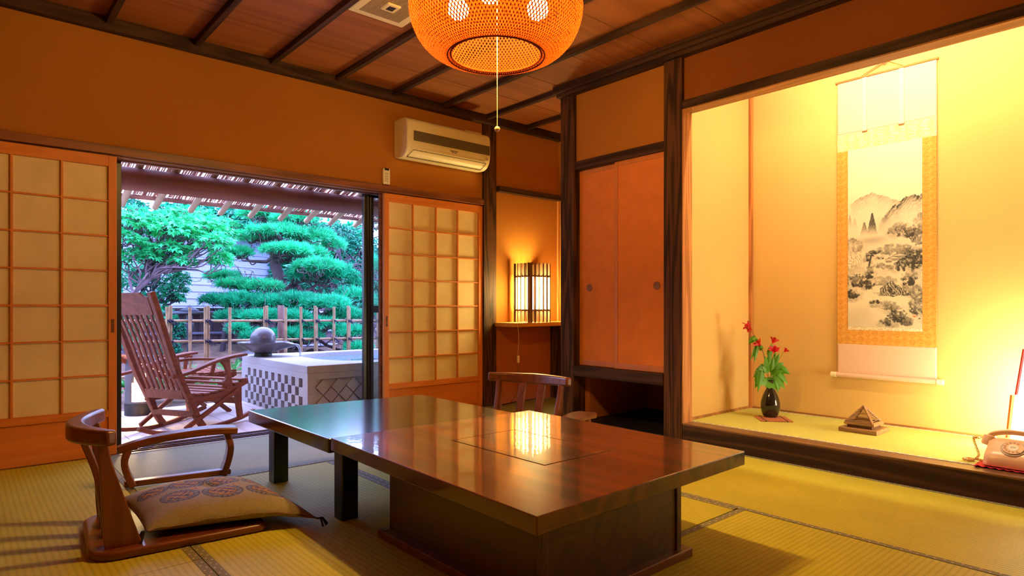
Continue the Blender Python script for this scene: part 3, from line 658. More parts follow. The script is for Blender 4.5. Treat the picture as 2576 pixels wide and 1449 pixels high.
# ------------------------------------------------------------------ pendant lamp
LC = Vector((1.643, 1.975, 0))
t = thing('pendant_lamp', 'woven bamboo pendant lamp hanging over the tables', 'lamp', (LC.x, LC.y, 1.9))
prof = smoothpts([(.183,1.899),(.200,1.892),(.232,1.899),(.275,1.922),(.318,1.968),(.345,2.030),(.352,2.095),(.338,2.165),(.300,2.225),(.245,2.268),(.185,2.290),(.12,2.298)], 4)
prof = np.array(prof); seg = np.r_[0, np.cumsum(np.hypot(*np.diff(prof, axis=0).T))]; seg /= seg[-1]
ns = 46; sg = np.linspace(0, 1, ns); rr_ = np.interp(sg, seg, prof[:,0]); zz_ = np.interp(sg, seg, prof[:,1])
mb = MB(); NS = 138
for d_, off in ((1, .0007), (-1, -.0007)):
    for i in range(NS):
        ph0 = 2*PI*i/NS; hw = .0030; vs = []
        for k in range(ns):
            # azimuth advances faster near rim and crown
            a = ph0 + d_*1.15*(sg[k]); r0 = rr_[k]+off*(1 if (k//2+i) % 2 else -1)
            da = hw/max(r0, .05)*1.1
            for sgn in (-1, 1):
                aa = a + sgn*da; vs.append((LC.x + r0*math.cos(aa), LC.y + r0*math.sin(aa), zz_[k]))
        mb.add(vs, [(2*k, 2*k+1, 2*k+3, 2*k+2) for k in range(ns-1)])
mb.build('woven_shade', M['shade'], t)
mb = MB()
for zr, r0, rt in ((1.8975, .184, .0045), (1.891, .198, .003)):
    mb.tube([(LC.x+r0*math.cos(2*PI*k/64), LC.y+r0*math.sin(2*PI*k/64), zr) for k in range(65)], rt, 6)
mb.build('rim_hoop', M['shade'], t, smooth=True)
rt_ = Vector((.7524,-.6587,0)); fw_ = Vector((.6587,.7524,0))
M['bulb'] = emis('bulb', (1,.60,.15), 215)
mb = MB(); mb.tube([(LC.x,LC.y,ZC), (LC.x,LC.y,2.2)], .008, 8); mb.lathe([(0,0),(.05,.0),(.055,-.025),(.03,-.05),(0,-.05)], (LC.x,LC.y,ZC), 24); mb.build('ceiling_fitting', M['white'], t, smooth=True)
for v in (rt_*-.155, rt_*.17, fw_*-.14 - rt_*.02):
    p = LC + v
    mb = MB(); mb.tube([(LC.x,LC.y,2.21), (LC.x+v.x*.8, LC.y+v.y*.8, 2.17), (p.x, p.y, 2.155)], .006, 8); mb.lathe([(.018,2.155),(.02,2.13),(.02,2.115)], (p.x,p.y,0), 16); a_ = mb.build('lamp_holder', M['white'], t, smooth=True)
    mb = MB(); mb.ico((p.x, p.y, 2.085), .045, 2); mb.build('bulb', M['bulb'], a_, smooth=True)
mb = MB(); mb.tube([(LC.x+.006, LC.y, 2.15), (LC.x+.006, LC.y, 1.6)], .0014, 6); pc = mb.build('pull_cord', M['cord'], t)
mb = MB(); mb.ico((LC.x+.006, LC.y, 1.597), .0115, 3); mb.build('wooden_ball', M['ballwood'], pc, smooth=True)

# ------------------------------------------------------------------ nook: shelf, slatted lantern
mb = MB(); mb.prism([(3.590,4.10),(3.60,4.085),(3.62,4.08),(XB,4.08),(XB,W-.002),(3.60,W-.002),(3.590,W-.02)], .697, .735); sh = mb.build('shelf_board', M['shelfwood'], None, bevel=.008, seg=3)
tag(sh, 'thick rounded wooden shelf in the nook carrying the slatted lamp', 'shelf')
mb = MB(); mb.box(4.30, XB-.002, 4.14, W-.004, .0, .697); tag(mb.build('shelf_support_panel', M['darkwood_z']), 'dark upright panel holding up the right end of the nook shelf', 'panel')
t = thing('slatted_lamp', 'square slatted dark wood lamp glowing on the nook shelf', 'lamp', (3.92, 4.19, .735))
lx0, lx1, ly0, ly1 = 3.812, 4.035, 4.095, 4.31; lz0, lz1 = .735, 1.268
def fins(mb, p0, p1, out, n):
    for k in range(n):
        f = k/(n-1); x = p0[0]+(p1[0]-p0[0])*f; y = p0[1]+(p1[1]-p0[1])*f
        if out == 'y': mb.box(x-.0045, x+.0045, y-.014, y+.014, lz0, lz1)
        else: mb.box(x-.014, x+.014, y-.0045, y+.0045, lz0, lz1)
for (a, b_, o_) in (((lx0,ly0),(lx1,ly0),'y'), ((lx0,ly0+.03),(lx0,ly1),'x'), ((lx0,ly1),(lx1,ly1),'y'), ((lx1,ly0+.03),(lx1,ly1-.03),'x')):
    n_ = 6 if o_ == 'y' else 5
    mb = MB(); fins(mb, a, b_, o_, n_); mb.build('slats', M['slatdark'], t)
for z in (.845, 1.148):
    mb = MB()
    mb.box(lx0, lx1, ly0-.005, ly0+.005, z-.006, z+.006); mb.box(lx0, lx1, ly1-.005, ly1+.005, z-.006, z+.006); mb.box(lx0-.005, lx0+.005, ly0, ly1, z-.006, z+.006); mb.box(lx1-.005, lx1+.005, ly0, ly1, z-.006, z+.006)
    mb.box(lx0+.02, lx1-.02, ly0+.02, ly0+.028, z-.006, z+.006); mb.box(lx0+.02, lx1-.02, ly1-.028, ly1-.02, z-.006, z+.006); mb.box(lx0+.02, lx0+.028, ly0+.02, ly1-.02, z-.006, z+.006); mb.box(lx1-.028, lx1-.02, ly0+.02, ly1-.02, z-.006, z+.006)
    mb.build('cross_rails', M['slatdark'], t)
M['lamp_paper'] = emis('lamp_paper', (1,.80,.28), 28)
cx, cy = (lx0+lx1)/2, (ly0+ly1)/2
mb = MB(); mb.lathe([(.086, .85), (.086, 1.143)], (cx, cy, 0), 28); mb.build('paper_cylinder', M['lamp_paper'], t, smooth=True)
mb = MB(); mb.tube(smoothpts([(3.79,4.15,.742),(3.71,4.10,.744),(3.655,4.085,.740),(3.628,4.071,.725),(3.640,4.068,.62),(3.660,4.10,.50),(3.668,4.11,.41)], 6), .0024, 6); c_ = mb.build('power_cord', M['cord'], t, smooth=True)
mb = MB(); mb.box(3.658, 3.680, 4.10, 4.116, .385, .447); mb.build('inline_switch', M['white'], c_, bevel=.005)
mb = MB(); P = [(3.69+.018*math.cos(k*.7)*(.5+.5*math.sin(k*.13)), 4.13+.016*math.sin(k*.7), .385-.0032*k) for k in range(46)]; mb.tube(smoothpts(P, 2), .0024, 5)
mb.tube(smoothpts([P[-1], (3.70,4.16,.12), (3.66,4.22,.012), (3.58,4.27,.008)], 6), .0024, 5); mb.build('cord_coil', M['stem'], c_, smooth=True)
mb = MB(); mb.ico((XB-.004, 4.338, .895), .006, 1); tag(mb.build('wall_hook', M['white']), 'tiny pale knob on the nook corner strip', 'hook')
mb = MB(); mb.tube(smoothpts([(3.47,4.33,.006),(3.60,4.27,.006),(3.75,4.30,.006),(3.95,4.33,.006),(4.2,4.335,.006)], 6), .004, 6); tag(mb.build('floor_cable', M['black']), 'thin dark cable lying along the foot of the nook wall', 'cable')

# ------------------------------------------------------------------ alcove objects
TZ2 = .126
# slatted mat and vase
ang = math.atan2(-.155, .13)
t = thing('vase_mat', 'small square mat of reddish bamboo slats under the black vase', 'mat', (4.062, 2.008, TZ2), ang)
mb = MB()
for k in range(14): y = -.098+.014*k; mb.box(-.10, .10, y, y+.0125, .001, .0065)
mb.build('slat', M['slatmat'], t, world=False, bevel=.001)
mb = MB()
for x in (-.066, .066): mb.box(x-.003, x+.003, -.1, .1, .0, .0075)
mb.build('binding', M['black'], t, world=False)
VX, VY, VZ = 4.112, 2.052, TZ2+.0065
t = thing('vase', 'black glazed bottle vase holding red flowers in the alcove', 'vase', (VX, VY, VZ))
pf = smoothpts([(.0,.0),(.036,.0),(.052,.022),(.062,.065),(.060,.105),(.046,.150),(.027,.188),(.019,.212),(.018,.228),(.026,.246),(.028,.249),(.023,.247),(.014,.225),(.013,.19)], 4)
mb = MB(); mb.lathe(pf, (VX,VY,VZ), 40); mb.build('body', M['vase'], t, smooth=True)
# flowers; coordinates in the plane facing the room: a = sideways(right), h = height
def FP(a, h, b=0): return (VX + a*.7524 + b*-.6587, VY - a*.6587 + b*-.7524, TZ2 + h)
def leafpoly(mb, base, tip, width, droop=0, lobes=1, nrm=None):
    b_, tp = Vector(base), Vector(tip); ax = tp-b_; l_ = ax.length
    n_ = Vector(nrm or (-.66,-.75,.2)).normalized(); sd = ax.cross(n_).normalized()
    sh_ = [(0,.0),(.12,.35),(.2,.30),(.3,.5),(.38,.42),(.5,.46),(.58,.36),(.7,.32),(.78,.2),(.9,.1),(1,0)]
    cen = []; lft = []; rgt = []
    for (q, w_) in sh_:
        c_ = b_ + ax*q - Vector((0,0,1))*droop*q*q*l_ + n_*.06*l_*math.sin(q*PI)
        cen.append(c_); lft.append(c_ + sd*w_*width - n_*w_*width*.35); rgt.append(c_ - sd*w_*width - n_*w_*width*.35)
    k = len(sh_); fs = []
    for i in range(k-1): fs += [(i, i+1, k+i+1, k+i), (i+1, i, 2*k+i, 2*k+i+1)]
    mb.add(cen+lft+rgt, fs)
fa = thing('flower_arrangement', 'spray of red blossoms and green leaves standing in the black vase', 'flowers', (VX, VY, VZ+.24))
mouth = FP(0, .245)
mb = MB()
mb.tube(smoothpts([FP(0,.2), FP(-.03,.34), FP(-.05,.44), FP(-.09,.53), FP(-.125,.58), FP(-.14,.63)], 5), .0018, 5); mb.build('stem', M['stem'], fa, smooth=True)
flw = [(-.075,.505,.02,1), (.028,.515,-.03,1), (.012,.455,.03,1.1), (.05,.44,.0,.5), (.088,.462,.02,.7)]
for a, h, b_, s_ in flw:
    mb = MB(); mb.tube(smoothpts([FP(0,.2), FP(a*.3,.33,b_*.4), FP(a*.9,h-.02,b_)], 5), .0016, 5); mb.build('stem', M['stemgreen'], fa, smooth=True)
def blossom(c, s_, dirv):
    mb = MB(); d = Vector(dirv).normalized(); u = d.cross(Vector((0,0,1))).normalized(); w_ = d.cross(u); c = Vector(c)
    for k in range(6):
        a = 2*PI*k/6+.3; q = u*math.cos(a)+w_*math.sin(a); sd = d.cross(q).normalized(); L_ = .032*s_
        vs = [c, c+d*L_*.5+q*L_*.25+sd*L_*.2, c+d*L_*.5+q*L_*.25-sd*L_*.2, c+d*L_+q*L_*.65+sd*L_*.3, c+d*L_+q*L_*.65-sd*L_*.3, c+d*L_*1.1+q*L_*1.0]
        mb.add(vs, [(0,1,2), (1,3,4,2), (3,5,4)])
    mb.build('blossom', M['petal'], fa)
for (a, h, b_, s_), dv in zip(flw, ((-.6,.3,.5), (.5,-.2,.9), (-.5,-.3,.7), (0,0,1), (.7,-.6,.8))): blossom(FP(a*.93, h-.02, b_), s_*1.15, dv)
# drooping shaggy blossom at the top
mb = MB()
for k in range(46):
    c = Vector(FP(-.148+random.gauss(0,.011), .618+random.gauss(0,.013), random.gauss(0,.012))); d = Vector((random.gauss(0,1)-.3, random.gauss(0,1), random.gauss(0,.7)-.6)).normalized()*.02; u = d.cross(Vector((random.random(),.3,.8))).normalized()*.005
    mb.add([c-u*.5, c+u*.5, c+d+u, c+d*1.1, c+d-u], [(0,1,2,3,4)])
mb.build('blossom', M['petal'], fa)
LV = [(-.05,.33,-.115,.235,.036,.3),(-.06,.36,-.10,.205,.03,.2),(-.03,.27,.02,.20,.05,.1),(.03,.30,.095,.22,.034,.3),(.02,.28,.07,.21,.028,.3),(.04,.32,.115,.26,.028,.4),(.0,.3,.04,.40,.02,0),(.01,.3,.065,.38,.02,.1),(.0,.29,.07,.33,.02,.1),(-.02,.30,-.05,.42,.03,0),(-.01,.31,-.07,.36,.03,.1),(.0,.3,.01,.42,.02,0),(.03,.3,.10,.34,.022,.2),
      (-.10,.55,-.15,.50,.022,.1),(-.09,.53,-.135,.535,.018,.1),(-.09,.50,-.115,.40,.018,.3),(-.085,.50,-.14,.41,.016,.3),(-.085,.49,-.06,.47,.014,.1),(-.06,.45,-.07,.50,.014,0),(-.02,.42,.0,.50,.014,0),(.0,.42,.02,.49,.014,0),(.02,.38,.035,.45,.012,0),(-.02,.26,-.09,.24,.036,.2),(-.04,.34,-.12,.29,.03,.2),(-.03,.35,-.09,.33,.03,.1),(.05,.34,.12,.31,.028,.2),(.03,.33,.09,.38,.024,.1),(-.02,.33,-.02,.46,.02,0),(.02,.34,.05,.44,.018,0),(.02,.27,.05,.19,.022,.3)]
for i, (a0, h0, a1, h1, w_, dr_) in enumerate(LV):
    mb = MB(); b0 = (random.random()-.3)*.05; leafpoly(mb, FP(a0, h0, b0*.4), FP(a1, h1, b0+.012), w_*1.9, dr_, nrm=(-.66+random.gauss(0,.18), -.75+random.gauss(0,.18), .25+random.gauss(0,.2)))
    mb.build('leaf', M['vleaf'], fa)

# pyramid incense burner
t = thing('incense_burner', 'small louvred wooden pyramid on a square board in the alcove', 'incense burner', (4.088, 1.458, TZ2))
mb = MB(); mb.box(3.982, 4.194, 1.352, 1.564, TZ2, TZ2+.026); mb.build('base_board', M['burner'], t, bevel=.003)
mb = MB(); mb.box(4.02, 4.156, 1.39, 1.526, TZ2+.026, TZ2+.044); mb.build('box', M['slatdark'], t)
mb = MB(); mb.box(4.005, 4.171, 1.375, 1.541, TZ2+.044, TZ2+.056); mb.build('collar', M['burner'], t, bevel=.002)
ap = Vector((4.088, 1.458, TZ2+.152)); zb = TZ2+.056; hb = .076
cs = [Vector((4.088+sx*hb, 1.458+sy*hb, zb)) for sx, sy in ((-1,-1),(1,-1),(1,1),(-1,1))]
mb = MB()
for k in range(4): mb.sweep([cs[k], ap], .010, .010)
for k in range(4): mb.sweep([cs[k]+Vector((0,0,.004)), cs[(k+1) % 4]+Vector((0,0,.004))], .008, .008)
mb.build('corner_bars', M['burner'], t)
mb = MB()
for k in range(4):
    for j in range(1, 12):
        f = j/12.5; a = cs[k].lerp(ap, f); b_ = cs[(k+1) % 4].lerp(ap, f); mb.sweep([a, b_], .006, .0022, up=(0,0,1))
mb.build('louvre_slats', M['burner'], t)

# ------------------------------------------------------------------ hanging scroll
def fbm(x, y, seed=0, oct=5, s0=1.):
    r_ = np.random.default_rng(seed); out = np.zeros_like(x); amp = 1; tot = 0; s = s0
    for o_ in range(oct):
        g = r_.random((64, 64)); xi = (x*s) % 63; yi = (y*s) % 63
        i = np.floor(xi).astype(int); j = np.floor(yi).astype(int); fx = xi-i; fy = yi-j; fx = fx*fx*(3-2*fx); fy = fy*fy*(3-2*fy)
        v = g[i,j]*(1-fx)*(1-fy)+g[i+1,j]*fx*(1-fy)+g[i,j+1]*(1-fx)*fy+g[i+1,j+1]*fx*fy
        out += amp*v; tot += amp; amp *= .55; s *= 2.03
    return out/tot
def ss(a, b_, x): q = np.clip((x-a)/(b_-a), 0, 1); return q*q*(3-2*q)
def colgrid(name, Y0, Y1, Z0, Z1, ny, nz, xpl, fn, parent, rough=.85, thick=.001):
    """sheet in the plane x = xpl, u runs left to right (y falling), v runs top to bottom; colour from fn(u, v)"""
    u = np.linspace(0, 1, ny); v = np.linspace(0, 1, nz); U, V = np.meshgrid(u, v, indexing='ij')
    c = fn(U, V)
    off = Vector((0,0,0)); p = parent
    while p is not None: off += Vector(p.location); p = p.parent
    P = np.stack([np.full_like(U, xpl-off.x), Y0+(Y1-Y0)*U-off.y, Z1+(Z0-Z1)*V-off.z], -1).reshape(-1, 3)
    idx = np.arange(ny*nz).reshape(ny, nz)
    f = np.stack([idx[:-1,:-1], idx[:-1,1:], idx[1:,1:], idx[1:,:-1]], -1).reshape(-1, 4)
    me = bpy.data.meshes.new(name); me.vertices.add(len(P)); me.vertices.foreach_set('co', P.astype(np.float32).ravel())
    me.loops.add(f.size); me.loops.foreach_set('vertex_index', f.astype(np.int32).ravel())
    me.polygons.add(len(f)); me.polygons.foreach_set('loop_start', np.arange(0, f.size, 4, dtype=np.int32)); me.update(calc_edges=True)
    ca = me.color_attributes.new('Col', 'FLOAT_COLOR', 'POINT')
    ca.data.foreach_set('color', np.concatenate([c.reshape(-1, 3), np.ones((len(P), 1))], 1).astype(np.float32).ravel())
    me.materials.append(vcol(name+'_ink', rough)[0]); o = bpy.data.objects.new(name, me); COL.objects.link(o); o.parent = parent
    m_ = o.modifiers.new('s', 'SOLIDIFY'); m_.thickness = thick; m_.offset = 0
    return o
sc = thing('hanging_scroll', 'tall hanging scroll with an ink landscape of mountains and pines', 'scroll', (XB-.02, 1.45, .413))
YL, YR = 1.735, 1.166
def cloth_plain(U, V): c = np.ones(U.shape+(3,))*np.array([.74,.50,.36]); c *= (1+.05*(fbm(U, V*.5, 3, 4, 30)-.5))[...,None]; return c
def brocade_top(U, V):
    x, y = U*9.5, V*3.2*2
    c = np.ones(U.shape+(3,))*np.array([.72,.53,.25])
    fx = (x % 1)-.5; fy = ((y+.5*(np.floor(x) % 2)) % 1)-.5; d = np.hypot(fx, fy); a = np.arctan2(fy, fx)
    pet = d < .22+.08*np.cos(a*8); c[pet] = (.86,.74,.50); n_ = fbm(U, V*.3, 9, 3, 40) > .62; c[n_] = (.82,.68,.42); return c
def brocade(asp):
    def f(U, V):
        k = 1/.042; x, y = U*asp[0]*k, V*asp[1]*k
        c = np.ones(U.shape+(3,))*np.array([.70,.36,.07]); cx = np.floor(x); cy = np.floor(y)
        fx = (x % 1)-.5; fy = (y % 1)-.5
        d = np.hypot(fx, fy); a = np.arctan2(fy, fx)*np.where((cx+cy) % 2 > 0, 1, -1)
        sp_ = np.abs(((d*7.5 - a/(2*PI)) % 1)-.5) < .17
        c[sp_ & (d < .40)] = (.56,.20,.03)
        w_ = np.abs(fy-.46*np.sin((x)*PI)) < .045; c[w_] = (.58,.22,.035)
        return c
    return f
XS = XB-.012
colgrid('top_cloth', YL, YR, 2.015, 2.36, 60, 40, XS, cloth_plain, sc)
colgrid('upper_brocade', YL, YR, 1.90, 2.015, 200, 50, XS, brocade_top, sc)
colgrid('side_brocade', YL, 1.668, .722, 1.90, 26, 430, XS, brocade((.067,1.178)), sc)
colgrid('side_brocade', 1.241, YR, .722, 1.90, 28, 430, XS, brocade((.075,1.178)), sc)
colgrid('lower_brocade', YL, YR, .628, .722, 210, 40, XS, brocade((.569,.094)), sc)
colgrid('bottom_cloth', YL, YR, .425, .628, 60, 30, XS, cloth_plain, sc)
def band(U, V): c = np.ones(U.shape+(3,))*np.array([.76,.66,.48]); c[fbm(U*3, V*.3, 5, 3, 25) > .6] = (.5,.36,.2); return c
colgrid('painting_edge_strip', 1.668, 1.241, .722, .743, 150, 6, XS-.0008, band, sc)
def painting(U, V):
    u, v = U, V; ink = np.zeros_like(u); asp = 1.157/.427
    F = lambda s, sd, o_=5: fbm(u, v*asp, sd, o_, s)
    paper = np.array([.80,.70,.50])
    def mount(peaks, seed, depth, amp, rough=.012):
        ridge = np.full_like(u, 2.)
        for (pu, pv, sl) in peaks: ridge = np.minimum(ridge, pv + sl*np.abs(u-pu)**1.15)
        ridge = ridge + rough*(fbm(u, u*0+.3, seed, 5, 14)-.5)*2
        d = v-ridge; m_ = ss(-.002, .004, d)*np.exp(-np.clip(d, 0, 9)/depth)
        return m_*amp*(.45+1.1*F(22, seed+1))
    ink = np.maximum(ink, mount([(.33,.252,.20),(.45,.275,.22)], 11, .05, .50)*ss(0, .1, u)*ss(.95, .7, u))
    ink = np.maximum(ink, mount([(.66,.338,.42),(.80,.298,.5),(.9,.285,.35),(1.0,.292,.3)], 21, .045, .95, .02)*ss(.40, .55, u))
    st = (np.abs(np.sin((u*1.0+v*2.6)*60+8*F(8,5))) > .86); ink = ink*(1-.45*ss(.75, 1, np.abs(np.sin((u*1.0+v*2.6)*60+8*F(8,5))))*(v < .40))
    for (cu, vt, vb, w_, a_) in ((.235,.415,.505,.075,.85),(.345,.368,.505,.085,1.0),(.47,.425,.50,.07,.38),(.03,.365,.46,.05,.45),(.10,.385,.46,.05,.32)):
        q = np.clip((v-vt)/(vb-vt), 0, 1); hw = w_*(.12+.88*q)*(.75+.5*F(55, int(cu*100))); m_ = (np.abs(u-cu) < hw) & (v > vt) & (v < vb)
        ink = np.maximum(ink, m_*a_*(.6+.5*F(60,9))*ss(vb, vb-.06, v))
    ink = np.maximum(ink, np.exp(-((u-.33)/.2)**2-((v-.52)/.025)**2)*.38)
    def blob(cu, cv, ru, rv, a_, sd, s=26, th=.42, soft=.16):
        m_ = np.clip(1-((u-cu)/ru)**2-((v-cv)/rv)**2, 0, 1)**.5; n_ = F(s, sd); return ss(th, th+soft*1.6, n_*.75+m_*.42-.08)*(m_ > 0)*min(1., a_*1.1)*(.35+1.0*F(46, sd+7)+.35*ss(-.2, 1, (v-cv)/rv))
    B = [(.08,.545,.2,.05,.55,31),(.72,.455,.13,.03,.7,32),(.62,.475,.1,.025,.6,33),(.80,.49,.16,.035,.75,34),(.97,.43,.1,.04,.6,35),(.95,.50,.12,.07,.75,36),(.60,.575,.2,.035,.6,37),(.80,.60,.12,.05,.8,38),(.93,.64,.16,.07,.95,39),(.75,.66,.12,.04,.8,41),
         (.32,.60,.10,.018,.95,42),(.38,.585,.09,.014,.9,43),(.26,.625,.09,.016,.85,44),(.43,.62,.08,.012,.8,45),(.30,.70,.08,.04,1.,46),(.42,.66,.12,.018,.55,47),(.55,.675,.14,.02,.55,48),(.12,.68,.2,.035,.7,49),(.10,.74,.18,.04,.75,50),(.27,.765,.14,.03,.85,51),(.06,.815,.12,.03,.85,52),
         (.50,.745,.2,.03,.45,53),(.84,.735,.12,.05,.85,54),(.78,.80,.18,.035,.6,55),(.93,.86,.12,.10,.65,56),(.55,.87,.13,.018,.5,57),(.60,.89,.15,.02,.55,58),(.68,.935,.14,.04,.85,59),(.55,.97,.12,.025,.8,60),(.80,.965,.12,.03,.65,61),(.38,.862,.085,.016,.95,62),(.52,.82,.10,.012,.7,66)]
    for b_ in B: ink = np.maximum(ink, blob(*b_))
    for b_ in B[::2]: ink = np.maximum(ink, blob(b_[0]+.02, b_[1]+.012, b_[2]*1.5, b_[3]*1.5, b_[4]*.42, b_[5]+200, 12, .40, .3))
    # pale cliff with streaks, left
    cl = np.clip(1-((u-.10)/.17)**4-((v-.64)/.065)**4, 0, 1); ink = np.where(cl > .1, np.maximum(ink*.45, ss(.6, 1, np.abs(np.sin(u*70+22*F(7,70)+v*40)))*.42*cl), ink)
    # big rock centre right
    rk = (v > .745+.28*np.abs(u-.60)**1.0) & (v < .835-.10*np.abs(u-.62)) & (np.abs(u-.62) < .17)
    ink = np.where(rk, .25+.75*ss(.2,.9,np.abs(np.sin((u*1.6-v*2.2)*40+16*F(9,71))))*(.3+.9*F(30,72)), ink)
    # trunks
    for (a, b_, w_) in (((.30,.665),(.33,.605),.012), ((.33,.605),(.28,.69),.010), ((.86,.53),(.76,.47),.008), ((.86,.53),(.92,.47),.007), ((.64,.97),(.60,.885),.007), ((.88,.70),(.90,.62),.02)):
        t_ = np.clip(((u-a[0])*(b_[0]-a[0])+(v-a[1])*(b_[1]-a[1])*asp**2)/((b_[0]-a[0])**2+(b_[1]-a[1])**2*asp**2), 0, 1)
        d = np.hypot(u-(a[0]+t_*(b_[0]-a[0])), (v-(a[1]+t_*(b_[1]-a[1])))*asp); ink = np.maximum(ink, (d < w_)*.85)
    # bridge, ripples, roofs
    ink = np.maximum(ink, ((np.abs(v-.768) < .0018) & (u > .28) & (u < .54))*.6)
    ink = np.maximum(ink, ((np.abs(v-.774) < .0012) & (u > .28) & (u < .54))*.4)
    for (a, b_, vv) in ((.36,.52,.81),(.40,.56,.818),(.42,.5,.826)): ink = np.maximum(ink, ((np.abs(v-vv-.02*(u-a)) < .0016) & (u > a) & (u < b_))*.5)
    for (cu, vt, w_) in ((.71,.598,.09),(.63,.612,.07),(.57,.622,.05)):
        roof = (v > vt+.12*np.abs(u-cu)) & (v < vt+.018) & (np.abs(u-cu) < w_); edge = roof & ((v < vt+.12*np.abs(u-cu)+.003) | (v > vt+.0155)); ink = np.where(roof, .18, ink); ink = np.where(edge, .75, ink)
        wl = (v > vt+.018) & (v < vt+.026) & (np.abs(u-cu) < w_*.8); ink = np.where(wl, .55, ink)
    wash = .16*F(4, 81, 3)*ss(.15, .6, v) + .14*ss(.84, .97, v)
    for (cv, hh, q_) in ((.45,.03,.55),(.56,.03,.45),(.70,.015,.5)): ink = ink*(1-q_*np.exp(-((v-cv-.02*np.sin(u*7+cv*40))/hh)**2)*F(5, int(cv*100), 3)*1.4)
    ink = np.clip(ink*1.12, 0, 1)
    c = paper*(1-wash)[...,None]; k = np.array([.055,.05,.042]); c = c*(1-ink)[...,None]**1.1 + k*ink[...,None]
    # signature and seal
    sg_ = (np.abs(u-.905) < .018) & (v > .878) & (v < .922) & (F(120, 91, 2) > .55); c[sg_] = k
    se = (np.abs(u-.905) < .021) & (v > .928) & (v < .944); c[se] = (.62,.16,.06); c[se & (F(110, 92, 2) > .58)] = paper*.9
    return c
colgrid('ink_painting', 1.668, 1.241, .743, 1.90, 300, 780, XS-.0012, painting, sc, .9)
mb = MB(); mb.tube([(XS-.006, YL+.004, .423), (XS-.006, YR-.004, .423)], .0145, 16); rl = mb.build('roller', plain('roller', (.72,.50,.36), .8), sc, smooth=True)
for a, b_ in ((YL+.004, YL+.036), (YR-.036, YR-.004)):
    mb = MB(); mb.tube([(XS-.006, a, .423), (XS-.006, b_, .423)], .017, 16); mb.build('roller_knob', plain('knob', (.82,.72,.5), .35), rl, smooth=True)
mb = MB(); mb.tube([(XS-.003, YL+.01, 2.362), (XS-.003, YR-.01, 2.362)], .007, 10); mb.build('top_rod', M['edgewood_y'], sc, smooth=True)
for y in (1.565, 1.353):
    mb = MB(); mb.box(XS-.006, XS-.004, y-.013, y+.013, 2.012, 2.358); s_ = mb.build('hanging_strip', plain('strip', (.78,.62,.42), .8), sc)
    mb = MB(); mb.box(XS-.008, XS-.003, y-.016, y+.016, 2.006, 2.012); mb.build('tassel_end', M['slatmat'], s_)
mb = MB(); mb.tube([(XS-.004, 1.59, 2.366), (XS-.008, 1.445, 2.43), (XS-.004, 1.34, 2.366)], .003, 6); mb.tube([(XS-.004, 1.57, 2.366), (XS-.008, 1.445, 2.422)], .002, 6); mb.tube([(XS-.01,1.445,2.40),(XS-.01,1.445,2.44)],.006,8); mb.build('hanging_cord', M['edgewood_y'], sc)

# ------------------------------------------------------------------ telephone on red cloth, right lantern
mb = MB(); n = 40; vs = []; fs = []
for i in range(n):
    for j in range(n):
        a, b_ = i/(n-1), j/(n-1); e = max(abs(2*a-1), abs(2*b_-1)); rip = .003*(1+math.sin(a*55))*e**8 + .003*(1+math.sin(b_*55))*e**8
        sx = 1+.02*math.sin(b_*60)*(e**6); vs.append((3.562+.285*(.5+(a-.5)*sx), .515+.28*(.5+(b_-.5)*(1+.02*math.sin(a*60)*e**6)), TZ2+.0025+rip))
fs = [(i*n+j, (i+1)*n+j, (i+1)*n+j+1, i*n+j+1) for i in range(n-1) for j in range(n-1)]
mb.add(vs, fs); tag(mb.build('cloth_pad', M['redcloth'], None, smooth=True, solid=.003), 'crimson cloth spread under the telephone on the alcove sill', 'cloth')
PX, PY, PZ = 3.70, .662, TZ2+.008
t = thing('telephone', 'cream rotary dial telephone on a red cloth at the alcove edge', 'telephone', (PX, PY, PZ))
hwid = .100
side = smoothpts([(-.108,.0),(-.112,.012),(-.108,.040),(-.092,.062),(-.055,.086),(-.018,.112),(.012,.120),(.045,.112),(.075,.085),(.098,.045),(.105,.012),(.104,.0)], 3)
mb = MB(); nn = len(side); vs = []; cols = 13
for j in range(cols):
    q = -1+2*j/(cols-1); k_ = (1-abs(q)**5)**.25 if abs(q) < 1 else 0
    k_ = .80+.20*k_; y_ = q*hwid
    for (x, z) in side:
        zz = z*(1-.10*abs(q)**4); yy = y_*(1+.10*(1-z/.12)); vs.append((PX+x*k_, PY-yy, PZ+zz))
fs = [(j*nn+i, (j+1)*nn+i, (j+1)*nn+i+1, j*nn+i+1) for j in range(cols-1) for i in range(nn-1)] + [tuple(range(nn)), tuple(reversed([(cols-1)*nn+i for i in range(nn)]))] + [(j*nn, j*nn+nn-1, (j+1)*nn+nn-1, (j+1)*nn) for j in range(cols-1)]
mb.add(vs, fs); mb.build('body', M['phone'], t, smooth=True, bevel=.006, seg=3, fix=True)
# dial on the sloping front
dn = Vector((-.56,0,.83)).normalized(); du = Vector((0,-1,0)); dv = dn.cross(du); dv = dv if dv.z > 0 else -dv
dc = Vector((PX-.060, PY, PZ+.0845))
def disc(r0, r1, h0, h1, name, mat, par, n=40):
    mb = MB(); vs = []
    for r_, h in ((r0,h0),(r0,h1),(r1,h1),(r1,h0)):
        for k in range(n): a = 2*PI*k/n; vs.append(dc + du*r_*math.cos(a) + dv*r_*math.sin(a) + dn*h)
    mb.add(vs, [(i*n+k, i*n+(k+1) % n, ((i+1) % 4)*n+(k+1) % n, ((i+1) % 4)*n+k) for i in range(4) for k in range(n)]); return mb.build(name, mat, par, smooth=True, fix=True)
dl = disc(.0, .048, -.01, .003, 'dial_plate', M['phone_ring'], t)
disc(.040, .0395, .003, .009, 'finger_wheel_edge', M['phone'], dl); disc(.0, .0395, .003, .008, 'finger_wheel', M['phone'], dl); disc(.0, .0205, .008, .0095, 'number_card', plain('card', (.85,.8,.68), .5), dl)
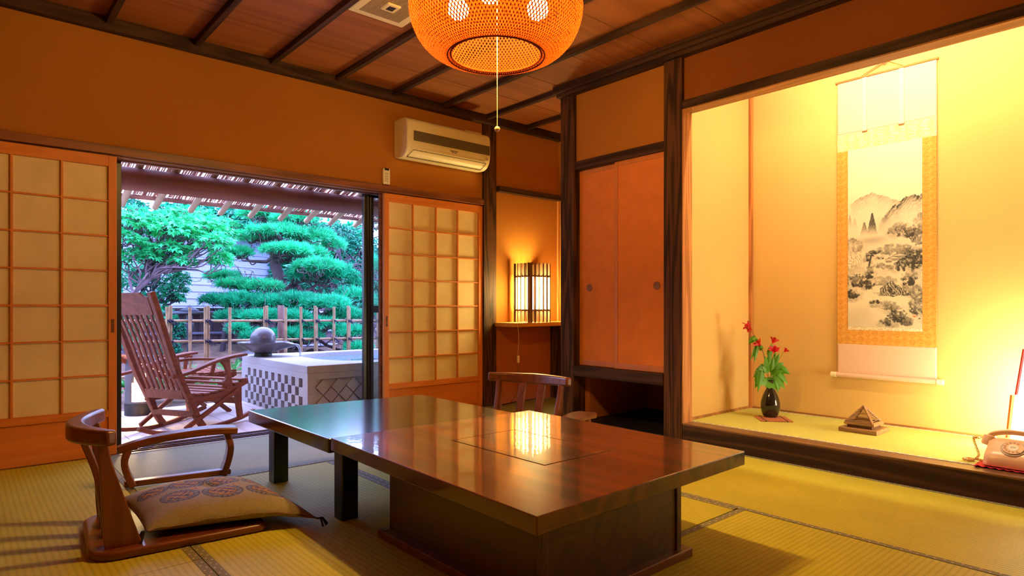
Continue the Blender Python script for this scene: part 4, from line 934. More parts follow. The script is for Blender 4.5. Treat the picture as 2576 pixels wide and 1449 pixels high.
for k in range(10):
    a = R(62+27*k*1.0); c = dc + du*.0305*math.cos(a) + dv*.0305*math.sin(a); mb = MB(); n = 14; vs = [c+dn*.0086+du*.0056*math.cos(2*PI*i/n)+dv*.0056*math.sin(2*PI*i/n) for i in range(n)] ; mb.add(vs, [tuple(range(n))]); mb.build('finger_hole', M['phone_dark'], dl)
mb = MB(); c = dc+du*.034-dv*.028; mb.sweep([c+dn*.008, c+dn*.009-du*.014+dv*.004], .004, .002, up=dn); mb.build('finger_stop', M['phone_ring'], dl)
cu = bpy.data.curves.new('extension_number', 'FONT'); cu.body = '203'; cu.size = .0135; cu.extrude = .0003; cu.align_x = 'CENTER'; cu.align_y = 'CENTER'
o = bpy.data.objects.new('extension_number', cu); COL.objects.link(o)
Mx = Matrix((du, dv, dn)).transposed().to_4x4(); Mx.translation = dc+dn*.0099; o.matrix_world = Mx
dg = bpy.context.evaluated_depsgraph_get(); me = bpy.data.meshes.new_from_object(o.evaluated_get(dg)); bpy.data.objects.remove(o)
me.transform(Mx); me.transform(Matrix.Translation(-Vector((PX,PY,PZ)))); me.materials.append(plain('ink', (.22,.2,.2), .6)); o = bpy.data.objects.new('extension_number', me); COL.objects.link(o); o.parent = dl
# handset
mb = MB(); P = smoothpts([(PX+.018, PY+.112, PZ+.112), (PX+.020, PY+.085, PZ+.134), (PX+.022, PY+.04, PZ+.146), (PX+.022, PY, PZ+.149), (PX+.022, PY-.04, PZ+.146), (PX+.020, PY-.085, PZ+.134), (PX+.018, PY-.112, PZ+.112)], 5)
mb.sweep(P, .034, .024); hs_ = mb.build('handset', M['phone'], t, smooth=True, bevel=.008, seg=3)
for s_ in (1, -1):
    mb = MB(); c = Vector((PX+.016, PY+s_*.103, PZ+.104)); ax = Vector((-.15, s_*.25, -1)).normalized()
    mb.tube([c-ax*.022, c-ax*.016, c+ax*.012, c+ax*.013, c+ax*.016, c+ax*.030], [.014,.027,.030,.028,.030,.026], 24); mb.build('earpiece' if s_ < 0 else 'mouthpiece', M['phone'], hs_, smooth=True)
cp = [(PX+.016,PY+.125,PZ+.115),(3.705,.805,.238),(3.69,.822,.243),(3.688,.822,.225),(3.690,.812,.190),(3.695,.805,.155),(3.68,.822,.1335),(3.655,.842,.134),(3.665,.858,.135),(3.695,.848,.1355),(3.700,.815,.136),(3.690,.790,.136),(3.70,.768,.138)]
cp = smoothpts(cp, 24); mb = MB(); pts = []; acc = 0; pv = Vector(cp[0]); up = Vector((.3,.1,1)).normalized()
for i, p in enumerate(cp):
    p = Vector(p); acc += (p-pv).length; tn = (Vector(cp[min(i+1, len(cp)-1)])-Vector(cp[max(i-1, 0)])).normalized(); pv = p
    s1 = tn.cross(Vector((.31,.87,.38))).normalized(); s2 = tn.cross(s1); a = acc/.0052*2*PI/1.0
    pts.append((p, s1, s2, acc))
hel = []; step = .0007; tot = pts[-1][3]; k = 0; s_ = .03
while s_ < tot:
    while k < len(pts)-2 and pts[k+1][3] < s_: k += 1
    f = (s_-pts[k][3])/max(1e-6, pts[k+1][3]-pts[k][3]); p = pts[k][0].lerp(pts[k+1][0], f); a = s_/.0058*2*PI
    hel.append(p + pts[k][1]*.0052*math.cos(a) + pts[k][2]*.0052*math.sin(a)); s_ += step
mb.tube([pts[0][0]]+hel, .0019, 5); mb.build('coiled_cord', plain('coil', (.72,.42,.14), .5), t, smooth=True)
# tall paper lantern at the right edge
t = thing('paper_lantern', 'tall white paper lantern with leaning wood corner posts by the telephone', 'lamp', (4.18, .60, TZ2))
M['lantern_paper'] = emis('lantern_paper', (1,.86,.56), 7)
def taper(mb, cx, cy, h0, h1, z0, z1):
    mb.add([(cx+sx*h, cy+sy*h, z) for h, z in ((h0,z0),(h1,z1)) for sx, sy in ((-1,-1),(1,-1),(1,1),(-1,1))], [(0,1,5,4),(1,2,6,5),(2,3,7,6),(3,0,4,7),(4,5,6,7),(3,2,1,0)])
mb = MB(); taper(mb, 4.19, .60, .155, .135, TZ2+.02, TZ2+.29); mb.build('lower_paper', M['lantern_paper'], t)
mb = MB(); taper(mb, 4.19, .60, .122, .095, TZ2+.29, TZ2+.52); mb.build('upper_paper', M['lantern_paper'], t)
for sx, sy in ((-1,-1),(1,-1),(1,1),(-1,1)):
    mb = MB(); mb.sweep([(4.19+sx*.162, .60+sy*.162, TZ2), (4.19+sx*.14, .60+sy*.14, TZ2+.295)], .014, .014); mb.build('corner_post', M['fusumawood'], t)
    mb = MB(); mb.sweep([(4.19+sx*.127, .60+sy*.127, TZ2+.295), (4.19+sx*.10, .60+sy*.10, TZ2+.53)], .010, .010); mb.build('upper_post', M['redcloth'], t)
mb = MB(); taper(mb, 4.19, .60, .165, .165, TZ2, TZ2+.018); mb.build('base', M['fusumawood'], t)
# tube light behind the alcove lintel
t = thing('alcove_light', 'tube light fixed behind the alcove lintel', 'light fitting', (3.66, 1.45, 2.5))
mb = MB(); mb.box(XR+.09, XR+.15, .35, 1.95, 2.56, 2.60); mb.build('batten_fitting', M['white'], t)
M['tube'] = emis('tube', (1,.86,.54), 54)
mb = MB(); mb.tube([(3.66, .45, 2.53), (3.66, 1.9, 2.53)], .014, 12); mb.build('tube', M['tube'], t)
mb = MB(); mb.tube([(4.05, 1.50, 2.62), (4.05, 1.50, 2.58)], .05, 20); mb.build('spot_lamp', emis('spot', (1,.90,.62), 120), t)
mb = MB(); mb.tube([(4.05, 1.50, 2.75), (4.05, 1.50, 2.615)], .056, 20); mb.build('spot_housing', M['white'], t)

# ------------------------------------------------------------------ outside: deck, eaves, fence, tub
mb = MB()
x = .0 - .4
while x < 4.4:
    mb.box(x+.0025, x+.1405, 4.625, 6.46, -.085, -.05); x += .143
mb.box(-.4, 4.4, 4.625, 6.46, -.12, -.09)
struct(mb.build('floor_deck', M['deck']), 'pale plank deck outside the garden doors', 'deck')
def bulk(name, V, F, mat, parent=None):
    me = bpy.data.meshes.new(name); off = np.zeros(3); p = parent
    while p is not None: off += np.array(p.location); p = p.parent
    V = np.asarray(V, np.float32) - off.astype(np.float32); k = F.shape[1]
    me.vertices.add(len(V)); me.vertices.foreach_set('co', V.ravel()); me.loops.add(F.size); me.loops.foreach_set('vertex_index', F.astype(np.int32).ravel())
    me.polygons.add(len(F)); me.polygons.foreach_set('loop_start', np.arange(0, F.size, k, dtype=np.int32)); me.update(calc_edges=True)
    me.materials.append(mat); o = bpy.data.objects.new(name, me); COL.objects.link(o); o.parent = parent; return o
# eaves
ev = thing('eaves', 'reed roofed eaves on round rafters over the deck', 'eaves', (2, 4.6, 2.1)); ev['kind'] = 'structure'
zr = lambda y: 1.905-.29*(y-5.2)
mb = MB(); mb.tube([(-.6,5.2,1.785), (1,5.2,1.79), (3,5.2,1.785), (5,5.2,1.78)], [.085,.083,.08,.078], 24); mb.build('log_beam', M['log'], ev, smooth=True)
for x in [-.05,.21,.47,.727,.983,1.22,1.493,1.736,1.993,2.267,2.518,2.763,3.034,3.29,3.55,3.81,4.07]:
    mb = MB(); mb.tube([(x,4.6,zr(4.6)), (x,5.3,zr(5.3)), (x,5.9,zr(5.9))], [.026,.026,.025], 12); mb.build('rafter', M['rafter'], ev, smooth=True)
for y, w_ in ((5.82,.05),(5.60,.03),(5.38,.028),(5.10,.03),(4.85,.03)):
    mb = MB(); mb.sweep([(-.6,y,zr(y)+.036), (5,y,zr(y)+.036)], w_, .018, up=(0,.29,1)); mb.build('batten', M['eavewood'], ev)
V = []; x = -.4; mb = MB()
while x < 4.6:
    d = rng.uniform(.003,.0052); j = rng.normal(0,.004); z_ = rng.uniform(.046,.056)
    mb.sweep([(x,4.56,zr(4.56)+z_), (x+j,5.78+rng.uniform(0,.08),zr(5.8)+z_)], d*2, d*1.6, caps=False); x += 2*d + max(.0006, rng.exponential(.0026) if rng.random() < .8 else .012)
rm = mb.build('reed_cover', M['cane_reed'], ev); rm['kind'] = 'stuff'
mb = MB(); mb.box(-.6,5,4.5,5.04,2.16,2.18); struct(mb.build('roof_edge', M['rooftile']))
# bamboo fence
fn_ = thing('bamboo_fence', 'open bamboo lattice fence tied with black cord beyond the deck', 'fence', (2.3, 6.65, 0))
def bamboo(p, q, r_, n=7):
    p, q = Vector(p), Vector(q); L_ = (q-p).length; pts = []; rs = []; k = max(2, int(L_/.21))
    for i in range(k):
        a, b_ = i/k, (i+1)/k
        for f, rr in ((a, r_*1.0), (a+(b_-a)*.5, r_*.985), (b_-.012/L_, r_*.99), (b_-.006/L_, r_*1.1)): pts.append(p.lerp(q, f)); rs.append(rr)
    pts.append(q); rs.append(r_); mb = MB(); mb.tube(pts, rs, 12); return mb
poles = [(.30,0),(.56,1),(.78,0),(1.02,1),(1.27,0),(1.479,1),(1.510,-1),(1.673,1),(1.811,1),(1.843,-1),(2.036,1),(2.385,1),(2.418,-1),(2.606,1),(2.780,1),(2.936,1),(2.968,-1),(3.152,1),(3.321,1),(3.357,-1),(3.531,1),(3.696,1),(3.86,-1),(4.06,1)]
for i, (x, s_) in enumerate(poles):
    zt = .875 + (.012 if i % 3 == 0 else -.008 if i % 3 == 1 else 0)
    bamboo((x, 6.65-.022*s_, -.06), (x+rng.normal(0,.004), 6.65-.022*s_, zt), .0150).build('pole', M['cane'], fn_, smooth=True)
for z0, z1 in ((.742,.715),(.545,.512),(.225,.18)):
    bamboo((-.1, 6.65, z0+(z0-z1)*.7), (4.4, 6.65, z1-(z0-z1)*.4), .0125).build('rail', M['cane'], fn_, smooth=True)
for i, (x, s_) in enumerate(poles):
    for z0, z1 in ((.742,.715),(.545,.512)):
        z = z0 + (z1-z0)*(x-1.475)/(3.455-1.475); mb = MB()
        for a in (.5, -.5): mb.tube([(x+.021*math.cos(q)*1, 6.65+.03*math.sin(q), z+.018*math.cos(q)*a*2) for q in np.linspace(0, 2*PI, 14)], .0035, 5)
        if (i*7) % 3 != 1:
            for a in (-1, 1, .3): mb.tube([(x, 6.61, z), (x+.02*a+.01, 6.595, z-.012*a), (x+.03*a+.02, 6.59, z-.035-.01*a)], .004, 5)
            mb.ico((x+.004, 6.605, z), .011, 1)
        mb.build('lashing', M['rope'], fn_)
mb = MB(); mb.tube([(2.60,6.75,-.1), (2.60,6.75,.885), (2.60,6.75,.89)], [.034,.034,.03], 16); tag(mb.build('round_post', M['postbrown'], None, smooth=True), 'thick dark round post standing just behind the bamboo fence', 'post')

# stone tub
tb = thing('stone_bath', 'open air granite bath with checkered side, full of water', 'bath', (3.2, 5.64, -.05))
x0, x1, y0, y1, zt = 2.085, 4.4, 4.855, 6.42, .40
mb = MB()
# walls with a rounded inner pool
mb.box(x0+.034, x0+.06, y0+.03, y1, -.05, zt-.05); mb.box(x0+.035, x1, y0+.035, y0+.06, -.05, zt-.05); mb.box(x0+.035, x1, y1-.03, y1, -.05, zt-.02); mb.box(x1-.03, x1, y0, y1, -.05, zt-.02)
mb.build('core_wall', M['granite'], tb)
# top rim: superellipse opening
n = 96; cx, cy = (x0+x1)/2+.12, (y0+y1)/2; ax_, ay_ = (x1-x0)/2-.24, (y1-y0)/2-.15
outer, inner = [], []
for k in range(n):
    a = 2*PI*k/n; c, s_ = math.cos(a), math.sin(a); q = 1/max(abs(c)/((x1-x0)/2), abs(s_)/((y1-y0)/2))
    outer.append(((x0+x1)/2+c*q, (y0+y1)/2+s_*q)); e = 2/3.2
    inner.append((cx+ax_*abs(c)**e*(1 if c > 0 else -1), cy+ay_*abs(s_)**e*(1 if s_ > 0 else -1)))
mb = MB(); vs = [(x, y, zt) for x, y in outer]+[(x, y, zt) for x, y in inner]+[(x, y, zt-.06) for x, y in outer]+[(x+ (cx-x)*.02, y+(cy-y)*.02, zt-.07) for x, y in inner]+[(x+(cx-x)*.05, y+(cy-y)*.05, zt-.40) for x, y in inner]
fs = []
for k in range(n):
    k2 = (k+1) % n; fs += [(k, k2, n+k2, n+k), (k2, k, 2*n+k, 2*n+k2), (n+k, n+k2, 3*n+k2, 3*n+k), (3*n+k, 3*n+k2, 4*n+k2, 4*n+k)]
fs.append(tuple(4*n+k for k in range(n))); mb.add(vs, fs); mb.build('rim', M['granite'], tb, bevel=.006)
mb = MB(); mb.add([(x+(cx-x)*.012, y+(cy-y)*.012, zt-.045) for x, y in inner], [tuple(range(n))]); mb.build('water', M['water'], tb)
# left face: checker of recessed rectangles
mb = MB(); ncol = 18; pitch = (y1-.10-(y0+.10))/ncol; zrows = [.292-.0745*k for k in range(6)]
def solid(ya, yb, za, zb): mb.box(x0, x0+.036, ya, yb, za, zb)
solid(y0, y1, .292, zt-.061); solid(y0, y0+.10, -.05, .292); solid(y1-.10, y1, -.05, .292)
for r_ in range(5):
    za, zb = max(-.05, zrows[r_+1]), zrows[r_]
    for c in range(ncol):
        ya = y0+.10+pitch*c
        if (c+r_) % 2 == 1: solid(ya, ya+pitch, za, zb)
mb.build('checkered_side', M['granite'], tb)
# front face: sunken panel with raised lozenges
mb = MB(); fy = y0
mb.box(x0+.034, x1, fy+.002, fy+.036, .288, zt-.061); mb.box(x0+.034, 2.150, fy+.002, fy+.036, -.05, .288); mb.box(2.15, x1, fy+.024, fy+.036, -.05, .288)
cxs = 2.15
for r_ in range(5):
    for c in range(16):
        ccx = 2.22 + c*.133 + (.0665 if r_ % 2 else 0); ccz = .222 - r_*.069; h = .062
        pts = [(ccx-h, ccz), (ccx, ccz+h), (ccx+h, ccz), (ccx, ccz-h)]
        pts = [(min(max(px_, 2.15), x1-.02), min(max(pz_, -.05), .285)) for px_, pz_ in pts]
        b0 = len(mb.v); mb.prism(pts, fy+.006, fy+.03, 'y')
mb.build('lozenge_front', M['granite'], tb)
# bowl fountain
bf = thing('bowl_fountain', 'grey stone bowl with a round stone ball and pouring lip on the bath corner', 'fountain', (2.19, 6.13, .40))
bc = (2.19, 6.13, .40)
mb = MB(); mb.lathe([(0,0),(.078,0),(.082,.012),(.075,.03),(0,.03)], bc, 28); mb.build('foot', M['black'], bf, smooth=True)
mb = MB(); n = 48; sd = -math.atan2(.20, .235)
prof = [(.0,.028),(.07,.028),(.13,.055),(.19,.095),(.228,.128),(.232,.138),(.222,.138),(.16,.105),(.0,.09)]
vs = []
for r_, z in prof:
    for k in range(n):
        a = 2*PI*k/n; d = (a-sd+PI) % (2*PI)-PI; lip = max(0, 1-abs(d)/.34); lip = lip*lip*(3-2*lip)
        rr = r_*(1+.42*lip*(r_/.232)**2); zz = z-.030*lip*(r_/.232)**3*(1 if z > .09 else 0)
        vs.append((bc[0]+rr*math.cos(a), bc[1]+rr*math.sin(a), bc[2]+zz))
mb.add(vs, [(i*n+k, i*n+(k+1) % n, (i+1)*n+(k+1) % n, (i+1)*n+k) for i in range(len(prof)-1) for k in range(n)]); mb.build('bowl', M['granite_d'], bf, smooth=True)
mb = MB(); mb.ico((bc[0], bc[1], bc[2]+.165), .118, 4); mb.build('stone_ball', M['granite_d'], bf, smooth=True)
lx, ly = bc[0]+.328*math.cos(sd), bc[1]+.328*math.sin(sd)
mb = MB(); mb.tube([(lx-.02,ly+.017,.512),(lx+.004,ly-.003,.505),(lx+.018,ly-.015,.47),(lx+.022,ly-.018,.41),(lx+.024,ly-.02,.352)], [.012,.014,.012,.010,.012], 10); mb.build('water_stream', M['fall'], bf, smooth=True)

# rocking chair
rc = thing('rocking_chair', 'brown slatted wooden rocking chair on the deck at the doorway', 'chair', (1.788, 5.31, -.05), R(29))
def RP(f, l, z): return (f, l, z+.05)
Wd = .52; Wb = .40
for l in (0, Wd):
    l0 = l; l = 0 if l0 == 0 else Wb
    mb = MB(); mb.sweep([RP(*p) for p in smoothpts([(-.925, l, .975), (-.88, l, .86), (-.80, l, .64), (-.705, l, .40), (-.60, l, .19), (-.525, l, .04), (-.475, l, -.025)], 5)], .042, .044, up=(1,0,0)); mb.build('back_post', M['teak'], rc, world=False, bevel=.008)
    lb = l; l = l0; lm = lb + (l-lb)*.5
    mb = MB(); P = smoothpts([(-1.02,lb,.055),(-.85,lb,-.005),(-.6,lb,-.035),(-.35,lm,-.038),(-.12,l,-.02),(.05,l,.018)], 5); mb.sweep([RP(*p) for p in P], .032, .030); mb.build('rocker', M['teak'], rc, world=False, bevel=.006)
    mb = MB(); mb.sweep([RP(-.135,l,.24), RP(-.125,l,.1), RP(-.105,l,-.02)], .034, [.062,.042,.04], up=(1,0,0)); mb.build('front_leg', M['teak'], rc, world=False, bevel=.004)
    mb = MB(); P = smoothpts([(-.76,l,.372),(-.6,l,.395),(-.40,l,.448),(-.22,l,.478),(-.06,l,.490)], 5); n = len(P); mb.sweep([RP(*p) for p in P], [.04+.04*i/n for i in range(n)], .022); mb.build('armrest', M['teak'], rc, world=False, smooth=True, bevel=.007)
    mb = MB(); P = smoothpts([(-.229,.465),(-.212,.36),(-.199,.288),(-.185,.207)], 3)+smoothpts([(-.272,.19),(-.283,.28),(-.261,.312),(-.250,.352),(-.267,.40),(-.30,.436),(-.316,.45)], 3); mb.prism([(a_, b_+.05) for a_, b_ in P], l-.012, l+.012, 'y'); mb.build('arm_support', M['teak'], rc, world=False, bevel=.003)
    mb = MB(); mb.sweep([RP(-.15,l-.02 if l == 0 else l+.02,.215), RP(-.66,l-.02 if l == 0 else lb+.02,-.01)], .02, .034, up=(0,0,1)); mb.build('brace', M['teak'], rc, world=False, bevel=.004)
    mb = MB(); mb.sweep([RP(*p) for p in smoothpts([(-.625,lb+.001,.195),(-.45,lb+(l-lb)*.3,.185),(-.25,l,.205),(-.08,l,.262),(-.03,l,.275)], 4)], .03, .048); mb.build('seat_rail', M['teak'], rc, world=False, bevel=.005)
mb = MB(); mb.prism([(.02,.0),(Wb-.02,.0),(Wb-.02,.125),(Wb-.06,.13),(Wb-.09,.155),(.09,.155),(.06,.13),(.02,.125)], -.012, .012, 'x')
mb.v = [(v[0]-.878-(v[2])*.36, v[1], v[2]+.815+.05) for v in mb.v]; mb.build('top_rail', M['teak'], rc, world=False, bevel=.004)
mb = MB(); mb.sweep([RP(-.635,.02,.235), RP(-.635,Wb-.02,.235)], .024, .075, up=(-.35,0,1)); mb.build('lower_back_rail', M['teak'], rc, world=False, bevel=.004)
for k in range(7):
    l = .053+.049*k; mb = MB(); mb.sweep([RP(*p) for p in smoothpts([(-.885,l,.825),(-.80,l,.64),(-.725,l,.45),(-.64,l,.25)], 4)], .026, .014, up=(1,0,0)); mb.build('back_slat', M['teak'], rc, world=False, bevel=.003)
for k in range(8):
    f = -.60+.073*k; z = float(np.interp(f, [-.6,-.45,-.25,-.08,-.03], [.225,.212,.232,.285,.305])); mb = MB()
    mb.box(f-.032, f+.032, -.02, float(np.interp(f,[-.6,-.15],[Wb+.03,Wd+.02])), z+.05-.001, z+.05+.015); mb.build('seat_slat', M['teak'], rc, world=False, bevel=.003)
mb = MB(); mb.sweep([RP(-.10,.0,.12), RP(-.10,Wd,.12)], .03, .05); mb.sweep([RP(-.56,.0,.08), RP(-.56,Wb,.08)], .03, .04); mb.build('stretcher', M['teak'], rc, world=False, bevel=.004)
# second chair, low and reclined
lc = thing('deck_lounger', 'low slatted folding lounge chair standing behind the rocking chair', 'chair', (1.60, 6.03, -.05), R(10))
for l in (-.25, .25):
    mb = MB(); mb.sweep([(-.62,l,.52),(-.20,l,.30)], .03, .04); mb.sweep([(-.25,l,.31),(.20,l,.335)], .03, .04); mb.sweep([(.18,l,.33),(-.28,l,.0)], .026, .035); mb.sweep([(-.22,l*.92,.31),(.16,l*.92,.0)], .026, .035); mb.build('side_frame', M['teak'], lc, world=False, bevel=.004)
    mb = MB(); mb.sweep(smoothpts([(-.46,l*1.08,.47),(-.2,l*1.08,.485),(.05,l*1.08,.47)], 4), .05, .02); mb.sweep([(.0,l*1.08,.46),(-.02,l*1.0,.32)], .024, .03, up=(1,0,0)); mb.build('armrest', M['teak'], lc, world=False, bevel=.004)
for k in range(10):
    f = k/9; mb = MB(); mb.sweep([(-.60+.38*f,-.24,.53-.20*f), (-.60+.38*f,.24,.53-.20*f)], .03, .010, up=(.5,0,1)); mb.build('back_slat', M['teak'], lc, world=False)
for k in range(7):
    x = -.17+.058*k; mb = MB(); mb.sweep([(x,-.26,.350+.01*abs(k-3)*.5), (x,0,.342), (x,.26,.350+.01*abs(k-3)*.5)], .048, .014); mb.build('seat_slat', M['teak'], lc, world=False, bevel=.002)
# deck lantern
gl = thing('deck_lantern', 'dark cylindrical lantern shining on the deck behind the rocking chair', 'lamp', (1.17, 6.20, -.05))
mb = MB(); n = 32; vs = []; fs = []
rows = [0,.10,.12,.20,.28,.36,.44,.50]
for r_, z in enumerate(rows):
    for k in range(n): a = 2*PI*k/n; vs.append((1.17+.115*math.cos(a), 6.20+.115*math.sin(a), -.05+z))
for i in range(len(rows)-1):
    for k in range(n):
        a = 2*PI*(k+.5)/n; dd = (a-math.atan2(-.86,-.20)+PI) % (2*PI)-PI
        if 2 <= i <= 4 and -.55+.10*i < dd+.25 < .62: continue
        fs.append((i*n+k, i*n+(k+1) % n, (i+1)*n+(k+1) % n, (i+1)*n+k))
mb.add(vs, fs); mb.add([(1.17,6.2,.45)]+[(1.17+.115*math.cos(2*PI*k/n), 6.2+.115*math.sin(2*PI*k/n), .45) for k in range(n)], [(0, 1+k, 1+(k+1) % n) for k in range(n)])
mb.build('casing', M['reedlamp'], gl, smooth=True, solid=.006)
mb = MB(); mb.tube([(1.17,6.2,-.05),(1.17,6.2,.05)], .12, 32); mb.build('base', M['black'], gl, smooth=True)
mb = MB(); mb.tube([(1.16,6.16,.07),(1.16,6.16,.22)], .038, 16); mb.build('bulb', emis('bulb3', (1,.66,.28), 130), gl, smooth=True)

# ------------------------------------------------------------------ garden
mb = MB(); nx, ny = 60, 60; vs = []
for i in range(nx):
    for j in range(ny):
        x = -4+14*i/(nx-1); y = 6.47+14*j/(ny-1)
        h = -.07 + .38*ss(6.7, 8.6, y) + .05*math.sin(x*2.1+y)*ss(6.7, 7.5, y) + .03*math.sin(x*5+y*3)*ss(6.7,7.2,y)
        vs.append((x, y, h))
mb.add(vs, [(i*ny+j, (i+1)*ny+j, (i+1)*ny+j+1, i*ny+j+1) for i in range(nx-1) for j in range(ny-1)]); struct(mb.build('ground', M['soil'], None, smooth=True))
# board fence with rails
bd = thing('board_fence', 'weathered dark board fence with bamboo rails, far behind the pine', 'fence', (2.5, 9.3, .1))
mb = MB(); x = .6
while x < 7.5: mb.box(x, x+.14, 9.30, 9.32, .0, .86); x += .145
mb.build('boards', M['boards'], bd)
for z in (.80,.52,.30): bamboo((.6,9.27,z), (7.5,9.27,z-.02), .02).build('rail', M['siding'], bd, smooth=True)
# house with pale siding
hs = thing('neighbour_house', 'pale blue clapboard house wall seen between the trees', 'house', (2.5, 11.96, 0), math.atan2(.527,.85))
mb = MB()
for k in range(18): z = .0+.128*k; mb.prism([(0, z), (-.022, z+.003), (-.004, z+.128), (0.02, z+.128), (.02, z)], -.6, 6.2, 'x')
mb.v = [(v[0], v[1], v[2]) for v in mb.v]; mb.build('siding', M['siding'], hs, world=False)
mb = MB(); mb.prism([(-.5, 2.30), (2.2, 2.5), (2.2, 2.4), (-.5, 2.25)], -1.0, 6.4, 'x'); mb.build('roof', M['rooftile'], hs, world=False)
mb = MB(); mb.box(-.62, -.5, -.03, .03, 0, 2.3); mb.build('corner_board', M['siding'], hs, world=False)
mb = MB(); mb.box(-2.6,-2.5,4.6,16,-.2,2.7); mb.box(-2.6,12,21,21.1,-.2,2.3); mb.box(9.6,9.7,4.6,21,-.2,2.7); struct(mb.build('wall_sky_block', M['hedge']), 'added green screen walls blocking low sky light', 'wall')  # added screens around the garden, keeping low sky light out of the room
# small stone lantern
sl = thing('stone_lantern', 'small dark capped garden lantern among the shrubs', 'lantern', (2.01, 8.0, .25))
mb = MB(); mb.lathe([(.03,.2),(.03,.62),(.05,.66),(.05,.68),(.035,.69),(.035,.78),(.0,.78)], (2.01,8.0,0), 16); mb.build('pillar', M['rooftile'], sl, smooth=True)
mb = MB(); mb.lathe([(.0,.765),(.105,.77),(.11,.785),(.06,.81),(.02,.825),(.0,.85)], (2.01,8.0,.05), 6); mb.build('cap', M['rooftile'], sl)

def rnd_dirs(n, zmin=-1):
    z = rng.uniform(zmin, 1, n); a = rng.uniform(0, 2*PI, n); r_ = np.sqrt(np.maximum(0, 1-z*z)); return np.stack([r_*np.cos(a), r_*np.sin(a), z], -1)
LEAF_MAPLE = np.array([(0,0),(.16,.10),(.55,.02),(.26,.25),(.62,.55),(.20,.46),(.0,1.0),(-.20,.46),(-.62,.55),(-.26,.25),(-.55,.02),(-.16,.10)])*np.array([.8,1])
LEAF_OVAL = np.array([(0,0),(.25,.35),(.2,.7),(0,1),(-.2,.7),(-.25,.35)])
LEAF_QUAD = np.array([(0,0),(.3,.5),(0,1),(-.3,.5)])
def leaves(C, D, Nn, size, shape):
    """C centres, D tip directions, Nn facing normals"""
    D = D/np.linalg.norm(D, axis=1, keepdims=True); S = np.cross(D, Nn); S /= np.linalg.norm(S, axis=1, keepdims=True)+1e-9
    Nr = np.cross(S, D); k = len(shape); s = np.asarray(size).reshape(-1, 1, 1)
    V = C[:,None,:] + s*(shape[None,:,0:1]*S[:,None,:] + shape[None,:,1:2]*D[:,None,:] - .35*(shape[None,:,0:1]**2+.5*shape[None,:,1:2]**2)*Nr[:,None,:])
    return V.reshape(-1, 3), np.arange(len(C)*k).reshape(len(C), k)
def branch(mb, p, q, r0, r1, wob=.05, n=6, k=6):
    p, q = Vector(p), Vector(q); L_ = (q-p).length; pts = [p]; 
    for i in range(1, n): pts.append(p.lerp(q, i/n)+Vector(rng.normal(0, wob*L_, 3)))
    pts.append(q); P = smoothpts([tuple(a) for a in pts], 3); m_ = len(P); mb.tube(P, [r0+(r1-r0)*i/(m_-1) for i in range(m_)], k); return [Vector(a) for a in P]
def leafy_tree(name, label, blobs, base, mat, shape, lsize, per, group='garden trees', bark='bark_d', droop=-.25, upn=.9, trunk_r=.06, cat='tree', parts=True):
    """blobs: (x,y,z, rx,ry,rz)"""
    t = thing(name, label, cat, base, 0, group); Cs = []; Ds = []; Ns = []; mb = MB()
    top = np.array(blobs)[:, :3].mean(0); tp = branch(mb, base, (top[0], top[1], top[2]-.1), trunk_r, trunk_r*.4, .04, 6, 8)
    for b_ in blobs:
        b_ = np.array(b_); n = int(per*b_[3]*b_[4]*b_[5]/.02**0 * 1) if per < 0 else int(per*(b_[3]*b_[5]*4))
        st = tp[len(tp)//2 + int(rng.integers(0, len(tp)//2-1))]
        for _ in range(3):
            e = b_[:3] + rnd_dirs(1)[0]*b_[3:]*.8; P = branch(mb, st, e, trunk_r*.35, .006, .06, 5, 5)
            for _ in range(4):
                s_ = P[int(rng.integers(len(P)//3, len(P)))]; e2 = b_[:3]+rnd_dirs(1)[0]*b_[3:]; branch(mb, s_, e2, .008, .003, .08, 4, 4)
        d = rnd_dirs(n, -.6); rad = rng.uniform(.45, 1.03, n)**.5
        lump = 1+.22*np.sin(d[:,0]*6+b_[0]*9)*np.cos(d[:,2]*5+b_[1]*5)
        c = b_[:3] + d*b_[3:]*(rad*lump)[:,None]
        Cs.append(c); o_ = d*np.array([1,1,.4]) + rng.normal(0,.35,(n,3)); o_[:,2] += droop; Ds.append(o_)
        nn_ = rng.normal(0,.35,(n,3)); nn_[:,2] += upn; nn_ += d*.5; Ns.append(nn_)
    C = np.concatenate(Cs); V, F = leaves(C, np.concatenate(Ds), np.concatenate(Ns), lsize*rng.uniform(.6,1.2,len(C)), shape)
    mb.build('branches', M[bark], t, smooth=True); lf = bulk('foliage', V, F, M[mat], t); lf['kind'] = 'stuff'
    return t
def PXY(px, py, D):
    """a point of the garden seen from the doorway at a given distance"""
    u = (px-1288)/1586; return np.array([(.6587+.7524*u)*D, (.7524-.6587*u)*D, .87+(773-py)/1586*D])
def BL(px, py, D, w, h, dep=None):
    c = PXY(px, py, D); rx = w/1586*D; rz = h/1586*D; return (*c, rx, dep or rx, rz)
